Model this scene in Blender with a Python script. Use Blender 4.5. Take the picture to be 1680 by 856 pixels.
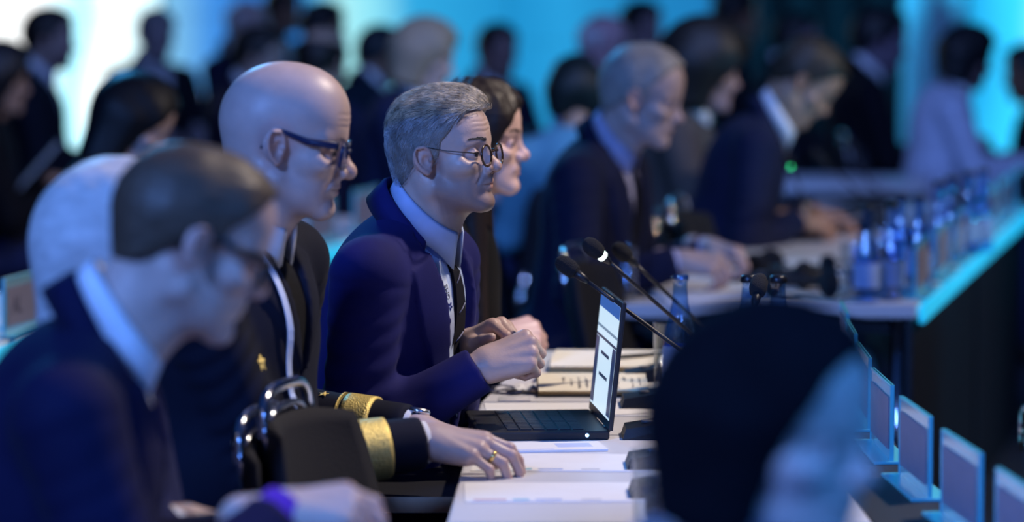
import bpy, bmesh, math, random
import numpy as np
from mathutils import Vector, Matrix
random.seed(7); np.random.seed(7)
R = math.radians
scene = bpy.context.scene
COL = scene.collection
for o in list(bpy.data.objects): bpy.data.objects.remove(o)

# ------------------------------------------------------------------ camera, light, exposure
FPX = 6072.0; CAMZ = 1.56; PITCH = math.atan(492/FPX)
cd = bpy.data.cameras.new('camera'); cam = bpy.data.objects.new('camera', cd); COL.objects.link(cam)
cam.location = (0, 0, CAMZ); cam.rotation_euler = (R(90)-PITCH, 0, 0)
cd.sensor_width = 36; cd.lens = 36*FPX/1680; cd.clip_start = .05; cd.clip_end = 200
cd.dof.use_dof = True; cd.dof.focus_distance = 6.38; cd.dof.aperture_fstop = 2.2; cd.dof.aperture_blades = 0
scene.camera = cam
vs = scene.view_settings
vs.view_transform = 'Standard'; vs.look = 'None'; vs.gamma = 1; vs.use_curve_mapping = False; vs.exposure = 0.0
scene.cycles.use_denoising = True
scene.cycles.max_bounces = 6; scene.cycles.transparent_max_bounces = 8
scene.cycles.sample_clamp_indirect = 4.0
w = bpy.data.worlds.new('hall_ambience'); scene.world = w; w.use_nodes = True
w.node_tree.nodes['Background'].inputs[0].default_value = (.006, .022, .10, 1)
w.node_tree.nodes['Background'].inputs[1].default_value = 1.0

def lamp(name, kind, loc, target, power, color, size=.5, angle=60, blend=.6):
    l = bpy.data.lights.new(name, kind); l.energy = power; l.color = color
    if kind == 'AREA': l.size = size
    if kind == 'SPOT': l.spot_size = R(angle); l.spot_blend = blend; l.shadow_soft_size = size
    o = bpy.data.objects.new(name, l); COL.objects.link(o); o.location = loc
    o.rotation_euler = (Vector(target)-Vector(loc)).to_track_quat('-Z', 'Y').to_euler()
    return o
# stage rig: warm key from the front of the hall, blue washes from the sides, cyan wash behind, plus added fills
lamp('key_spot', 'SPOT', (3.0, 7.3, 5.6), (-.15, 6.3, .95), 1450, (1, .84, .70), .14, 52, .8)
lamp('key_spot_far', 'SPOT', (5.5, 8.0, 5.2), (.5, 10.2, .9), 900, (1, .86, .74), .14, 40, .8)
lamp('blue_wash', 'SPOT', (-3.2, .4, 4.2), (-.3, 6.2, .9), 1900, (.14, .33, 1), .6, 60, .8)
lamp('blue_wash_front', 'SPOT', (2.5, -1.5, 4.6), (.2, 7.0, .8), 330, (.10, .28, 1), .6, 50, .8)
lamp('cyan_back', 'SPOT', (-2.5, 14.5, 5.0), (-.2, 6.5, 1.0), 900, (.05, .42, 1), .5, 50, .7)
lamp('cyan_rail_fill', 'SPOT', (4.2, 8.4, .9), (1.4, 10.6, .70), 160, (.03, .55, 1), .3, 45, .7)  # added low cyan lamp that brightens the far rail front
lamp('cyan_drape', 'SPOT', (3.4, 17.0, 5.0), (3.3, 20.3, .8), 1600, (.05, .62, 1), .4, 70, .6)

lamp('far_fill', 'SPOT', (.6, 7.5, 5.6), (0, 15.0, 1.0), 1000, (.26, .40, 1), .5, 60, .8)  # added fill so that skin shows in the far rows
lamp('blue_inner_fill', 'SPOT', (3.2, 1.6, 3.0), (.40, 3.5, 1.05), 420, (.04, .30, 1), .3, 26, .8)  # added narrow spot, turns the nearest face brighter and bluer

# ------------------------------------------------------------------ pixel to place
_fw = Vector((0, math.cos(PITCH), -math.sin(PITCH))); _up = Vector((0, math.sin(PITCH), math.cos(PITCH)))
def ray(px, py): return _fw + Vector((1,0,0))*((px-840)/FPX) + _up*((428-py)/FPX)
def at(px, py, Y):
    d = ray(px, py); return Vector((0,0,CAMZ)) + d*(Y/d.y)
def tz(px, py, z):
    d = ray(px, py); return Vector((0,0,CAMZ)) + d*((z-CAMZ)/d.z)

# ------------------------------------------------------------------ materials
MATS = {}
def mat(name, color=(.5,.5,.5), rough=.6, metal=0, spec=.5, bump=0, bscale=60, var=0, vscale=8, trans=0, ior=1.45,
        emit=None, estr=0, attr=False, alpha=1, sheen=0, coat=0, stretch=None, sss=0):
    if name in MATS: return MATS[name]
    m = bpy.data.materials.new(name); m.use_nodes = True; nt = m.node_tree; b = nt.nodes['Principled BSDF']
    L = nt.links.new
    c4 = (*color, 1)
    b.inputs['Base Color'].default_value = c4; b.inputs['Roughness'].default_value = rough
    b.inputs['Metallic'].default_value = metal; b.inputs['Specular IOR Level'].default_value = spec
    b.inputs['Transmission Weight'].default_value = trans; b.inputs['IOR'].default_value = ior
    b.inputs['Alpha'].default_value = alpha; b.inputs['Sheen Weight'].default_value = sheen
    b.inputs['Coat Weight'].default_value = coat
    if sss:
        b.inputs['Subsurface Weight'].default_value = sss; b.inputs['Subsurface Radius'].default_value = (.012,.005,.003); b.inputs['Subsurface Scale'].default_value = .5
    if emit: b.inputs['Emission Color'].default_value = (*emit, 1); b.inputs['Emission Strength'].default_value = estr
    tc = None
    if var or bump:
        tc = nt.nodes.new('ShaderNodeTexCoord')
        vec = tc.outputs['Object']
        if stretch:
            mp = nt.nodes.new('ShaderNodeMapping'); mp.inputs['Scale'].default_value = stretch; L(vec, mp.inputs[0]); vec = mp.outputs[0]
    src = None
    if attr:
        a = nt.nodes.new('ShaderNodeAttribute'); a.attribute_name = 'tint'
        mx = nt.nodes.new('ShaderNodeMix'); mx.data_type = 'RGBA'; mx.blend_type = 'MULTIPLY'; mx.inputs[0].default_value = 1
        mx.inputs[6].default_value = c4; L(a.outputs['Color'], mx.inputs[7]); src = mx.outputs[2]
    if var:
        n = nt.nodes.new('ShaderNodeTexNoise'); n.inputs['Scale'].default_value = vscale; n.inputs['Detail'].default_value = 5; L(vec, n.inputs['Vector'])
        mr = nt.nodes.new('ShaderNodeMapRange'); mr.inputs[1].default_value = .3; mr.inputs[2].default_value = .7
        mr.inputs[3].default_value = 1-var; mr.inputs[4].default_value = 1+var; L(n.outputs['Fac'], mr.inputs[0])
        mx2 = nt.nodes.new('ShaderNodeMix'); mx2.data_type = 'RGBA'; mx2.blend_type = 'MULTIPLY'; mx2.inputs[0].default_value = 1
        if src: L(src, mx2.inputs[6])
        else: mx2.inputs[6].default_value = c4
        L(mr.outputs[0], mx2.inputs[7]); src = mx2.outputs[2]
    if src: L(src, b.inputs['Base Color'])
    if bump:
        n2 = nt.nodes.new('ShaderNodeTexNoise'); n2.inputs['Scale'].default_value = bscale; n2.inputs['Detail'].default_value = 4; L(vec, n2.inputs['Vector'])
        bp = nt.nodes.new('ShaderNodeBump'); bp.inputs['Strength'].default_value = bump; bp.inputs['Distance'].default_value = .004
        L(n2.outputs['Fac'], bp.inputs['Height']); L(bp.outputs[0], b.inputs['Normal'])
    MATS[name] = m; return m

def fabric(name, c, rough=.8, sheen=.02): return mat('cloth_'+name, c, rough, spec=.15, bump=.10, bscale=700, var=.12, vscale=14, sheen=sheen)
def skin(name, c): return mat('skin_'+name, c, .42, spec=.45, bump=.10, bscale=300, var=.08, vscale=28, attr=True)
def hairmat(name, c): return mat('hair_'+name, c, .9 if name == 'blue_black' else .5, spec=.08 if name == 'blue_black' else .4, bump=.35, bscale=130, var=.16, vscale=70, stretch=(.35,1,1))
M_chrome = mat('chrome', (.82,.83,.86), .13, metal=1)
M_black = mat('black_plastic', (.012,.013,.018), .42, bump=.05, bscale=300)
M_foam = mat('black_foam', (.010,.011,.016), .95, bump=.9, bscale=600)
M_table = mat('table_white', (.66,.66,.70), .38, var=.03, vscale=5)
M_tableedge = mat('table_edge', (.60,.60,.64), .4)
M_skirt = mat('table_skirt', (.004,.006,.013), .55, var=.2, vscale=3)
M_paper = mat('paper', (.78,.78,.80), .7, var=.02, vscale=20)
M_cream = mat('cream_paper', (.80,.74,.60), .75, var=.03, vscale=25)
M_pageedge = mat('page_edge', (.62,.42,.20), .75, bump=.5, bscale=60, var=.15, vscale=40, stretch=(1,1,30))
M_cover = mat('black_cover', (.015,.014,.016), .5, bump=.2, bscale=200)
M_green = mat('green_cover', (.015,.05,.045), .5, bump=.2, bscale=200)
M_ink = mat('ink', (.03,.03,.07), .6)
M_glass = mat('clear_glass', (.93,.97,1), .02, trans=1, ior=1.45)
M_bglass = mat('blue_lit_glass', (.45,.68,1), .03, trans=1, ior=1.45)  # clear glass with blue light put into its tint
M_acryl = mat('acrylic', (.45,.80,.95), .12, spec=.8, trans=.55, ior=1.3)
M_acryledge = mat('acrylic_edge', (.10,.45,.60), .18, spec=.9, emit=(.01,.42,.85), estr=.06)  # cyan stage light on the rims put in as faint emission
M_rail = mat('glow_rail', (.10,.5,.65), .2, spec=.8, emit=(.01,.55,.95), estr=.75)  # cyan stage light on the acrylic put in as emission
M_card = mat('name_card', (.22,.21,.30), .7, var=.05, vscale=30)
M_gold = mat('gold_braid', (.80,.62,.20), .42, metal=.55, bump=.6, bscale=300)
M_steel = mat('steel', (.7,.7,.72), .25, metal=1)
M_chair = mat('chair_fabric', (.014,.015,.022), .8, spec=.25, bump=.4, bscale=300, sheen=0)
M_wood = mat('plywood_edge', (.70,.50,.36), .5, bump=.2, bscale=80)
M_carpet = mat('carpet', (.010,.014,.035), .95, bump=.6, bscale=150, var=.3, vscale=2)
M_ring = mat('ring_gold', (.9,.65,.25), .2, metal=1)

# ------------------------------------------------------------------ mesh helpers
def link(name, me, m=None, parent=None):
    o = bpy.data.objects.new(name, me); COL.objects.link(o)
    if m is not None:
        for mm in (m if isinstance(m, (list, tuple)) else [m]): me.materials.append(mm)
    if parent: o.parent = parent
    return o
def tag(o, label=None, cat=None, group=None, kind=None):
    if label: o['label'] = label
    if cat: o['category'] = cat
    if group: o['group'] = group
    if kind: o['kind'] = kind
    return o
def empty(name, loc=(0,0,0), rz=0):
    o = bpy.data.objects.new(name, None); COL.objects.link(o); o.location = loc; o.rotation_euler = (0,0,rz); o.empty_display_size = .1
    return o
def copy_tree(o, parent=None):
    c = o.copy(); COL.objects.link(c); c.parent = parent
    for ch in list(o.children): copy_tree(ch, c)
    return c
class MB:
    def __init__(s): s.v = []; s.f = []; s.sm = []
    def add(s, v, f, smooth=True):
        n = len(s.v); s.v += [tuple(p) for p in v]; s.f += [tuple(i+n for i in q) for q in f]; s.sm += [smooth]*len(f); return s
    def box(s, x0, x1, y0, y1, z0, z1, bev=0, M=None, seg=2):
        bm = bmesh.new(); bmesh.ops.create_cube(bm, size=1)
        for q in bm.verts: q.co = Vector((x0+(q.co.x+.5)*(x1-x0), y0+(q.co.y+.5)*(y1-y0), z0+(q.co.z+.5)*(z1-z0)))
        if bev: bmesh.ops.bevel(bm, geom=bm.edges[:], offset=bev, segments=seg, affect='EDGES', profile=.5)
        bm.verts.index_update()
        v = [(M @ q.co) if M else q.co.copy() for q in bm.verts]; f = [[q.index for q in p.verts] for p in bm.faces]; bm.free()
        return s.add(v, f, False)
    def tube(s, path, r, n=8, closed=False, flat=1.0):
        P = [Vector(p) for p in path]; k = len(P); rr = r if isinstance(r, (list, tuple)) else [r]*k
        v = []; ref = None
        for i in range(k):
            if closed: t = P[(i+1) % k]-P[i-1]
            else: t = P[min(i+1, k-1)]-P[max(i-1, 0)]
            t.normalize()
            if ref is None: ref = Vector((0,0,1)) if abs(t.z) < .9 else Vector((1,0,0))
            u = ref - t*ref.dot(t)
            if u.length < 1e-6: u = t.orthogonal()
            u.normalize(); ref = u; b = t.cross(u)
            for j in range(n):
                a = 2*math.pi*j/n; v.append(P[i]+u*(rr[i]*math.cos(a))+b*(rr[i]*flat*math.sin(a)))
        f = []
        for i in range(k if closed else k-1):
            for j in range(n):
                a = i*n+j; b2 = i*n+(j+1) % n; i2 = ((i+1) % k)*n
                f.append((a, b2, i2+(j+1) % n, i2+j))
        if not closed: f += [tuple(range(n-1, -1, -1)), tuple((k-1)*n+j for j in range(n))]
        return s.add(v, f)
    def lathe(s, prof, n=24, M=None, caps=True):
        v = []; f = []
        for r, z in prof:
            for j in range(n):
                a = 2*math.pi*j/n; p = Vector((r*math.cos(a), r*math.sin(a), z)); v.append(M @ p if M else p)
        k = len(prof)
        for i in range(k-1):
            for j in range(n): f.append((i*n+j, i*n+(j+1) % n, (i+1)*n+(j+1) % n, (i+1)*n+j))
        if caps: f += [tuple(range(n-1, -1, -1)), tuple((k-1)*n+j for j in range(n))]
        return s.add(v, f)
    def ribbon(s, pts, nrm, wid, th=.0012):
        P = [Vector(p) for p in pts]; k = len(P); v = []
        for i in range(k):
            t = (P[min(i+1,k-1)]-P[max(i-1,0)]).normalized(); n_ = Vector(nrm[i]).normalized(); b = t.cross(n_).normalized(); n2 = b.cross(t)
            ww = wid[i] if isinstance(wid, (list,tuple)) else wid
            for a, c in ((-1,-1),(1,-1),(1,1),(-1,1)): v.append(P[i]+b*(a*ww/2)+n2*(c*th/2))
        f = []
        for i in range(k-1):
            for j in range(4): f.append((i*4+j, i*4+(j+1)%4, (i+1)*4+(j+1)%4, (i+1)*4+j))
        f += [(3,2,1,0), tuple((k-1)*4+j for j in range(4))]
        return s.add(v, f, False)
    def prism(s, poly, z0, z1):
        n = len(poly); v = [(x,y,z0) for x,y in poly]+[(x,y,z1) for x,y in poly]
        f = [tuple(range(n-1,-1,-1)), tuple(range(n,2*n))]+[(i,(i+1)%n,n+(i+1)%n,n+i) for i in range(n)]
        return s.add(v, f, False)
    def mesh(s, name):
        me = bpy.data.meshes.new(name); me.from_pydata(s.v, [], s.f); me.update()
        me.polygons.foreach_set('use_smooth', s.sm)
        bm = bmesh.new(); bm.from_mesh(me); bmesh.ops.recalc_face_normals(bm, faces=bm.faces[:]); bm.to_mesh(me); bm.free()
        return me
    def build(s, name, m, parent=None): return link(name, s.mesh(name), m, parent)

def text_mesh(body, size, extrude=.0002):
    cu = bpy.data.curves.new('lettering', 'FONT'); cu.body = body; cu.size = size; cu.extrude = extrude; cu.align_x = 'CENTER'; cu.align_y = 'CENTER'; cu.resolution_u = 3
    o = bpy.data.objects.new('lettering_source', cu); COL.objects.link(o)
    me = bpy.data.meshes.new_from_object(o.evaluated_get(bpy.context.evaluated_depsgraph_get()))
    bpy.data.objects.remove(o); bpy.data.curves.remove(cu); me.name = 'lettering'; return me

# ------------------------------------------------------------------ signed-distance toolkit
def A(*p): return np.array(p, dtype=np.float64)
def ell(P, c, r, rot=None):
    q = P-np.asarray(c)
    if rot is not None: q = q @ rot
    q1 = q/np.asarray(r); k0 = np.sqrt((q1*q1).sum(1))+1e-9; q2 = q1/np.asarray(r); k1 = np.sqrt((q2*q2).sum(1))+1e-9
    return k0*(k0-1)/k1
def cone(P, a, b, ra, rb):
    a = np.asarray(a, float); b = np.asarray(b, float); ba = b-a; q = P-a
    t = np.clip(q @ ba/(ba @ ba+1e-12), 0, 1); d = q-t[:,None]*ba
    return np.sqrt((d*d).sum(1))-(ra+(rb-ra)*t)
def sph(P, c, r):
    q = P-np.asarray(c); return np.sqrt((q*q).sum(1))-r
def smin(a, b, k):
    h = np.maximum(k-np.abs(a-b), 0)/k; return np.minimum(a,b)-h*h*k*.25
def smax(a, b, k): return -smin(-a, -b, k)
def chain(P, pts, rs, k=.004):
    d = None
    for i in range(len(pts)-1):
        c = cone(P, pts[i], pts[i+1], rs[i], rs[i+1]); d = c if d is None else np.minimum(d, c)
    return d
def vnoise(P, scale, seed=0):
    rs = np.random.RandomState(seed); s = np.zeros(len(P))
    for i in range(7):
        d = rs.normal(size=3); d /= np.linalg.norm(d); s += np.sin(P @ d*scale*(.6+.25*i)+rs.rand()*6.28)/(1+.35*i)
    return s/3
def surface(f, lo, hi, h, smooth=1):
    lo = np.asarray(lo, float); B = 4
    nb = np.ceil((np.asarray(hi)-lo)/(h*B)).astype(int)+1
    n = nb*B
    bi = np.stack(np.meshgrid(*[np.arange(k) for k in nb], indexing='ij'), -1).reshape(-1,3)
    cen = lo+(bi*B+1.5)*h; fc = f(cen)
    act = np.abs(fc) < h*B*2.0
    F = np.repeat(np.repeat(np.repeat(fc.reshape(nb), B, 0), B, 1), B, 2)
    off = np.stack(np.meshgrid(*[np.arange(B)]*3, indexing='ij'), -1).reshape(-1,3)
    idx = (bi[act][:,None,:]*B+off[None]).reshape(-1,3)
    F[idx[:,0], idx[:,1], idx[:,2]] = f(lo+idx*h)
    S = F < 0
    c = np.zeros(n-1, np.int8)
    for dx in (0,1):
        for dy in (0,1):
            for dz in (0,1): c += S[dx:n[0]-1+dx, dy:n[1]-1+dy, dz:n[2]-1+dz]
    ac = np.argwhere((c > 0) & (c < 8)); N = len(ac)
    vid = -np.ones(n-1, np.int64); vid[ac[:,0], ac[:,1], ac[:,2]] = np.arange(N)
    cor = [(0,0,0),(1,0,0),(0,1,0),(1,1,0),(0,0,1),(1,0,1),(0,1,1),(1,1,1)]
    fv = np.stack([F[ac[:,0]+a, ac[:,1]+b, ac[:,2]+e] for a,b,e in cor], 1)
    acc = np.zeros((N,3)); cnt = np.zeros(N)
    for i, j in ((0,1),(2,3),(4,5),(6,7),(0,2),(1,3),(4,6),(5,7),(0,4),(1,5),(2,6),(3,7)):
        a, b = fv[:,i], fv[:,j]; m = (a < 0) != (b < 0); t = np.where(m, a/(a-b+1e-12), 0)
        p = np.array(cor[i])+t[:,None]*(np.array(cor[j])-np.array(cor[i])); acc[m] += p[m]; cnt[m] += 1
    V = lo+(ac+acc/cnt[:,None])*h
    Q = []
    for ax in range(3):
        o1, o2 = (ax+1) % 3, (ax+2) % 3
        sl0 = [slice(None)]*3; sl1 = [slice(None)]*3; sl0[ax] = slice(0, n[ax]-1); sl1[ax] = slice(1, n[ax])
        s0, s1 = S[tuple(sl0)], S[tuple(sl1)]
        e = np.argwhere(s0 != s1); e = e[(e[:,o1] > 0) & (e[:,o2] > 0) & (e[:,o1] < n[o1]-1) & (e[:,o2] < n[o2]-1)]
        fl = s0[e[:,0], e[:,1], e[:,2]]
        cs = []
        for a, b in ((-1,-1),(0,-1),(0,0),(-1,0)):
            q = e.copy(); q[:,o1] += a; q[:,o2] += b; cs.append(vid[q[:,0], q[:,1], q[:,2]])
        q = np.stack(cs, 1); q[~fl] = q[~fl][:, ::-1]; Q.append(q)
    Q = np.concatenate(Q); Q = Q[(Q >= 0).all(1)]
    for _ in range(smooth):
        s = np.zeros_like(V); k = np.zeros(len(V))
        for i in range(4):
            a, b = Q[:,i], Q[:,(i+1)%4]
            for ax in range(3): s[:,ax] += np.bincount(a, V[b,ax], len(V))+np.bincount(b, V[a,ax], len(V))
            k += np.bincount(a, minlength=len(V))+np.bincount(b, minlength=len(V))
        V = V*.5+.5*s/np.maximum(k,1)[:,None]
    return V, Q
def np_mesh(name, V, Q, tint=None):
    me = bpy.data.meshes.new(name); nv, nq = len(V), len(Q)
    me.vertices.add(nv); me.vertices.foreach_set('co', V.astype(np.float32).ravel())
    me.loops.add(nq*4); me.loops.foreach_set('vertex_index', Q.astype(np.int32).ravel())
    me.polygons.add(nq); me.polygons.foreach_set('loop_start', np.arange(0, nq*4, 4, dtype=np.int32))
    me.polygons.foreach_set('use_smooth', np.ones(nq, bool))
    me.update(calc_edges=True); me.validate()
    if tint is not None:
        a = me.attributes.new('tint', 'FLOAT_COLOR', 'POINT'); a.data.foreach_set('color', np.c_[tint, np.ones(nv)].astype(np.float32).ravel())
    return me
def join(parts):
    V = []; Q = []; T = []; n = 0
    for v, q, t in parts: V.append(v); Q.append(q+n); T.append(t); n += len(v)
    return np.concatenate(V), np.concatenate(Q), np.concatenate(T)
def rotz(a): c, s = math.cos(a), math.sin(a); return np.array([[c,-s,0],[s,c,0],[0,0,1.]])
def roty(a): c, s = math.cos(a), math.sin(a); return np.array([[c,0,s],[0,1,0],[-s,0,c]])
def rotx(a): c, s = math.cos(a), math.sin(a); return np.array([[1,0,0],[0,c,-s],[0,s,c]])

# ------------------------------------------------------------------ heads (X forward, Y left, Z up, origin between the ear canals)
def sym(P): Q = P.copy(); Q[:,1] = np.abs(Q[:,1]); return Q
def cranium(P, hp):
    b = hp.get('back', 1.0); P = np.stack([np.where(P[:,0] < 0, P[:,0]*hp.get('cb', 1.0), P[:,0]), P[:,1], np.where(P[:,2] > .02, .02+(P[:,2]-.02)*hp.get('cz', 1.0), P[:,2])], 1)
    d = ell(P, (0,0,.046), (.092,.0745,.084))
    d = smin(d, ell(P, (-.030*b,0,.030), (.066,.067,.068)), .03)
    d = smin(d, ell(P, (.038,0,.052), (.057,.060,.064)), .03)
    return d
def head_sdf(P, hp, fine):
    S = sym(P); k = hp.get('fat', 1.0)
    d = cranium(P, hp)
    d = smin(d, ell(P, (.042,0,-.018), (.051,.055*k,.072)), .025)
    d = smin(d, ell(P, (.043,0,-.060), (.044,.046*k,.036)), .02)
    d = smin(d, cone(S, (.006,.049*k,-.050), (.074,.014,-.087), .019, .0155), .018)
    d = smin(d, ell(P, (.080,0,-.086), (.018,.022,.016)), .014)
    d = smin(d, ell(S, (.058,.045,-.014), (.028,.021,.019)), .015)
    d = smin(d, cone(S, (.084,.010,.0265), (.066,.047,.0245), .0122, .0095), .014)
    d = smax(d, -ell(S, (.101,.033,.005), (.022,.018,.014)), .012)
    d = smax(d, -ell(S, (.086,.050,.003), (.017,.011,.010)), .010)
    d = smin(d, sph(S, (.0765,.032,.005), .0138), .003)
    if fine: d = smax(d, -ell(S, (.0925,.0335,.0030), (.0118,.0132,.0042)), .0012)
    nz = hp.get('nose', 1.0); NX = lambda x: .087+(x-.087)*nz
    d = smin(d, cone(P, (.087,0,.020), (NX(.105),0,-.018*nz), .0075, .0095*nz), .012)
    d = smin(d, sph(P, (NX(.108),0,-.021*nz), .0115*nz), .008)
    d = smin(d, ell(S, (NX(.098),.0125*nz,-.025*nz), (.010*nz,.0075*nz,.0085*nz)), .005)
    if fine: d = smax(d, -ell(S, (NX(.103),.0075,-.0325*nz), (.006,.004,.004)), .003)
    d = smin(d, ell(P, (.080,0,-.046), (.0185,.027,.020)), .012)
    d = smin(d, cone(S, (.083,.022,-.0525), (.0945,.004,-.0485), .004, .0058), .004)
    d = smin(d, cone(S, (.082,.020,-.0550), (.0925,.003,-.0585), .004, .0064), .004)
    d = smax(d, -ell(P, (.1065,0,-.0535), (.012,.030,.0010)), .002)
    if fine:   # cheek fold beside the mouth, eyelid crease
        d = smax(d, -cone(S, (.093,.020,-.026), (.082,.031,-.050), .0010, .0006), .006)
        d = smax(d, -cone(S, (.0885,.024,.0125), (.0815,.044,.0105), .0008, .0006), .004)
    if hp.get('wrinkle'):
        mk = np.clip((P[:,0]-.060)/.02, 0, 1)*np.clip((.046-np.abs(P[:,1]))/.012, 0, 1)
        for zz in (.047,.056,.065): d = d+.0013*mk*np.exp(-((P[:,2]-zz+P[:,1]**2*2.2-.0015*np.sin(P[:,1]*120))/.0017)**2)
    # ear
    eo = hp.get('ear', 1.0)
    E = (S-A(.002,.0745,.004)) @ rotz(R(-22)) @ roty(R(-8)); E = E/eo; E = E/A(1,1,.86)
    de = ell(E, (-.006,.003,.0), (.019,.0055,.030))
    pts = [(.010,.004,.004),(.0085,.0055,.018),(.001,.009,.0265),(-.010,.012,.0265),(-.0185,.013,.015),(-.019,.012,-.003),(-.012,.009,-.020),(-.003,.005,-.030),(.004,.002,-.026)]
    de = smin(de, chain(E, pts, [.003,.0035,.004,.0042,.0042,.004,.0045,.006,.004]), .003)
    if fine:
        de = smax(de, -ell(E, (.000,.010,-.004), (.0085,.0085,.0135)), .003)
        de = smax(de, -ell(E, (-.011,.0125,.013), (.005,.006,.012)), .003)
        de = smin(de, sph(E, (.0085,.005,-.004), .0042), .003)
    d = smin(d, de*eo, .004)
    return d
def head_tint(P, hp):
    n = len(P); T = np.ones((n,3)); S = sym(P)
    def mixc(m, c): T[:] = T*(1-m[:,None])+T*np.array(c)*m[:,None]
    st = hp.get('stubble', 0)
    sm = lambda x, a, b: np.clip((x-a)/(b-a), 0, 1)
    if st:
        m = sm(-P[:,2], .022, .042)*sm(P[:,0], -.002, .02)*sm(-P[:,2], -.1, .1)
        m *= 1-np.clip(1-ell(P, (.098,0,-.0535), (.02,.024,.010))/.004, 0, 1)*.8
        m = np.maximum(m, .8*sm(P[:,0], .000, .012)*sm(.022-np.abs(P[:,0]-.012), 0, .012)*sm(-P[:,2], -.03, .0))
        mixc(m*st, (.44,.42,.45))
    lip = np.clip(1-np.minimum(cone(S, (.083,.022,-.0525), (.0945,.004,-.0485), .004, .0055), cone(S, (.082,.020,-.055), (.0925,.003,-.0585), .004, .006))/.0018, 0, 1)
    mixc(lip, (.86,.58,.58))
    slit = np.clip(1-ell(P, (.101,0,-.0535), (.02,.025,.0008))/.0012, 0, 1); mixc(slit, (.45,.3,.3))
    br = np.clip(1-cone(S, (.092,.014,.0295), (.076,.046,.0315), .0045, .0025)/.003, 0, 1); mixc(br*hp.get('brow', .7), hp.get('browc', (.35,.3,.28)))
    mixc(np.clip(1-ell(S, (.0,.080,.0), (.03,.02,.04))/.01, 0, 1)*.5, (1.05,.80,.78))
    mixc(np.clip(1-sph(P, (.112,0,-.023), .013)/.012, 0, 1)*.35, (1.05,.80,.78))
    mixc(np.clip(1-np.abs(ell(S, (.083,.033,-.002), (.012,.019,.013)))/.006, 0, 1)*.3, (.75,.66,.7))
    lash = np.clip(1-np.abs(ell(S, (.0925,.0335,.0030), (.0122,.0138,.0046)))/.0013, 0, 1)*(P[:,2] > .004); mixc(lash*(.9 if hp.get('brow', .7) > .3 else .5), (.25,.2,.2))
    mixc(np.clip(1-sph(S, (.103,.0075,-.032), .004)/.002, 0, 1), (.3,.2,.2))
    return T
def eyeballs():
    out = []
    for s in (-1,1):
        u, v = 24, 16; V = []; Q = []
        for i in range(v+1):
            th = math.pi*i/v
            for j in range(u):
                ph = 2*math.pi*j/u; V.append((math.cos(th), math.sin(th)*math.cos(ph), math.sin(th)*math.sin(ph)))
        for i in range(v):
            for j in range(u): Q.append((i*u+j, i*u+(j+1)%u, (i+1)*u+(j+1)%u, (i+1)*u+j))
        V = np.array(V); T = np.ones((len(V),3))*np.array([1.15,1.2,1.3]); gz = V @ A(math.cos(R(22)), -math.sin(R(22)), 0); T *= .8; T[gz > .86] = (.09,.11,.15); T[gz > .97] = (.02,.02,.02)
        out.append((V*.0125+A(.0770, s*.032, .0045), np.array(Q), T))
    return out
# ------------------------------------------------------------------ hands (X to the fingers, Y to the thumb, Z back of the hand)
FL = [(.042,.026,.021),(.046,.030,.022),(.042,.028,.022),(.034,.021,.019)]
MC = [(.086,.027,.002),(.090,.0085,.005),(.085,-.0105,.003),(.076,-.0275,-.002)]
def hand_pts(curl, spread=4, thumb=None):
    fs = []
    for i in range(4):
        p = np.array(MC[i]); a = 0; pts = [p]; c = curl[i]; sp = R((1.2-i)*spread)
        for L, da in zip(FL[i], c):
            a += R(da); d = A(math.cos(a)*math.cos(sp), math.cos(a)*math.sin(sp), -math.sin(a)); p = p+d*L; pts.append(p)
        fs.append(pts)
    th = thumb or [(.020,.022,-.008),(.050,.043,-.020),(.078,.052,-.026),(.100,.052,-.030)]
    return fs, [np.array(t) for t in th]
def hand_sdf(P, fs, th):
    d = cone(P, (-.05,0,0), (.004,0,0), .029, .0255)
    for i in range(4): d = smin(d, cone(P, (.008,(1.5-i)*.009,0), MC[i]+A(-.008,0,-.003), .0205, .0135), .016)
    d = smin(d, ell(P, (.045,.0,-.010), (.045,.032,.014)), .012)
    tc = cone(P, th[0], th[1], .017, .0135); tc = smin(tc, cone(P, th[1], th[2], .0115, .0095), .006); tc = smin(tc, cone(P, th[2], th[3], .0095, .0078), .004)
    d = smin(d, tc, .012)
    ff = None
    for i, pts in enumerate(fs):
        s = (.96,1,.95,.84)[i]
        f = cone(P, pts[0], pts[1], .0100*s, .0089*s); f = smin(f, cone(P, pts[1], pts[2], .0090*s, .0078*s), .003); f = smin(f, cone(P, pts[2], pts[3], .0080*s, .0066*s), .003)
        f = smin(f, sph(P, pts[0]+A(0,0,.0015), .0108*s), .006); f = smin(f, sph(P, pts[1], .0094*s), .003)
        ff = f if ff is None else smin(ff, f, .0022)
    d = smin(d, ff, .006)
    for i in range(4):   # tendons on the back of the hand
        d = smin(d, cone(P, (.020,(1.5-i)*.008,.0165), A(*MC[i])+A(-.012,0,.009), .002, .003), .008)
    return d
FIST = [(70,88,45)]*4; RELAX = [(22,35,22),(24,38,24),(28,40,24),(32,42,26)]; TYPE = [(14,38,20),(18,44,24),(24,46,26),(30,46,26)]; GRIP = [(48,52,30),(52,56,32),(56,58,34),(60,58,34)]

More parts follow.
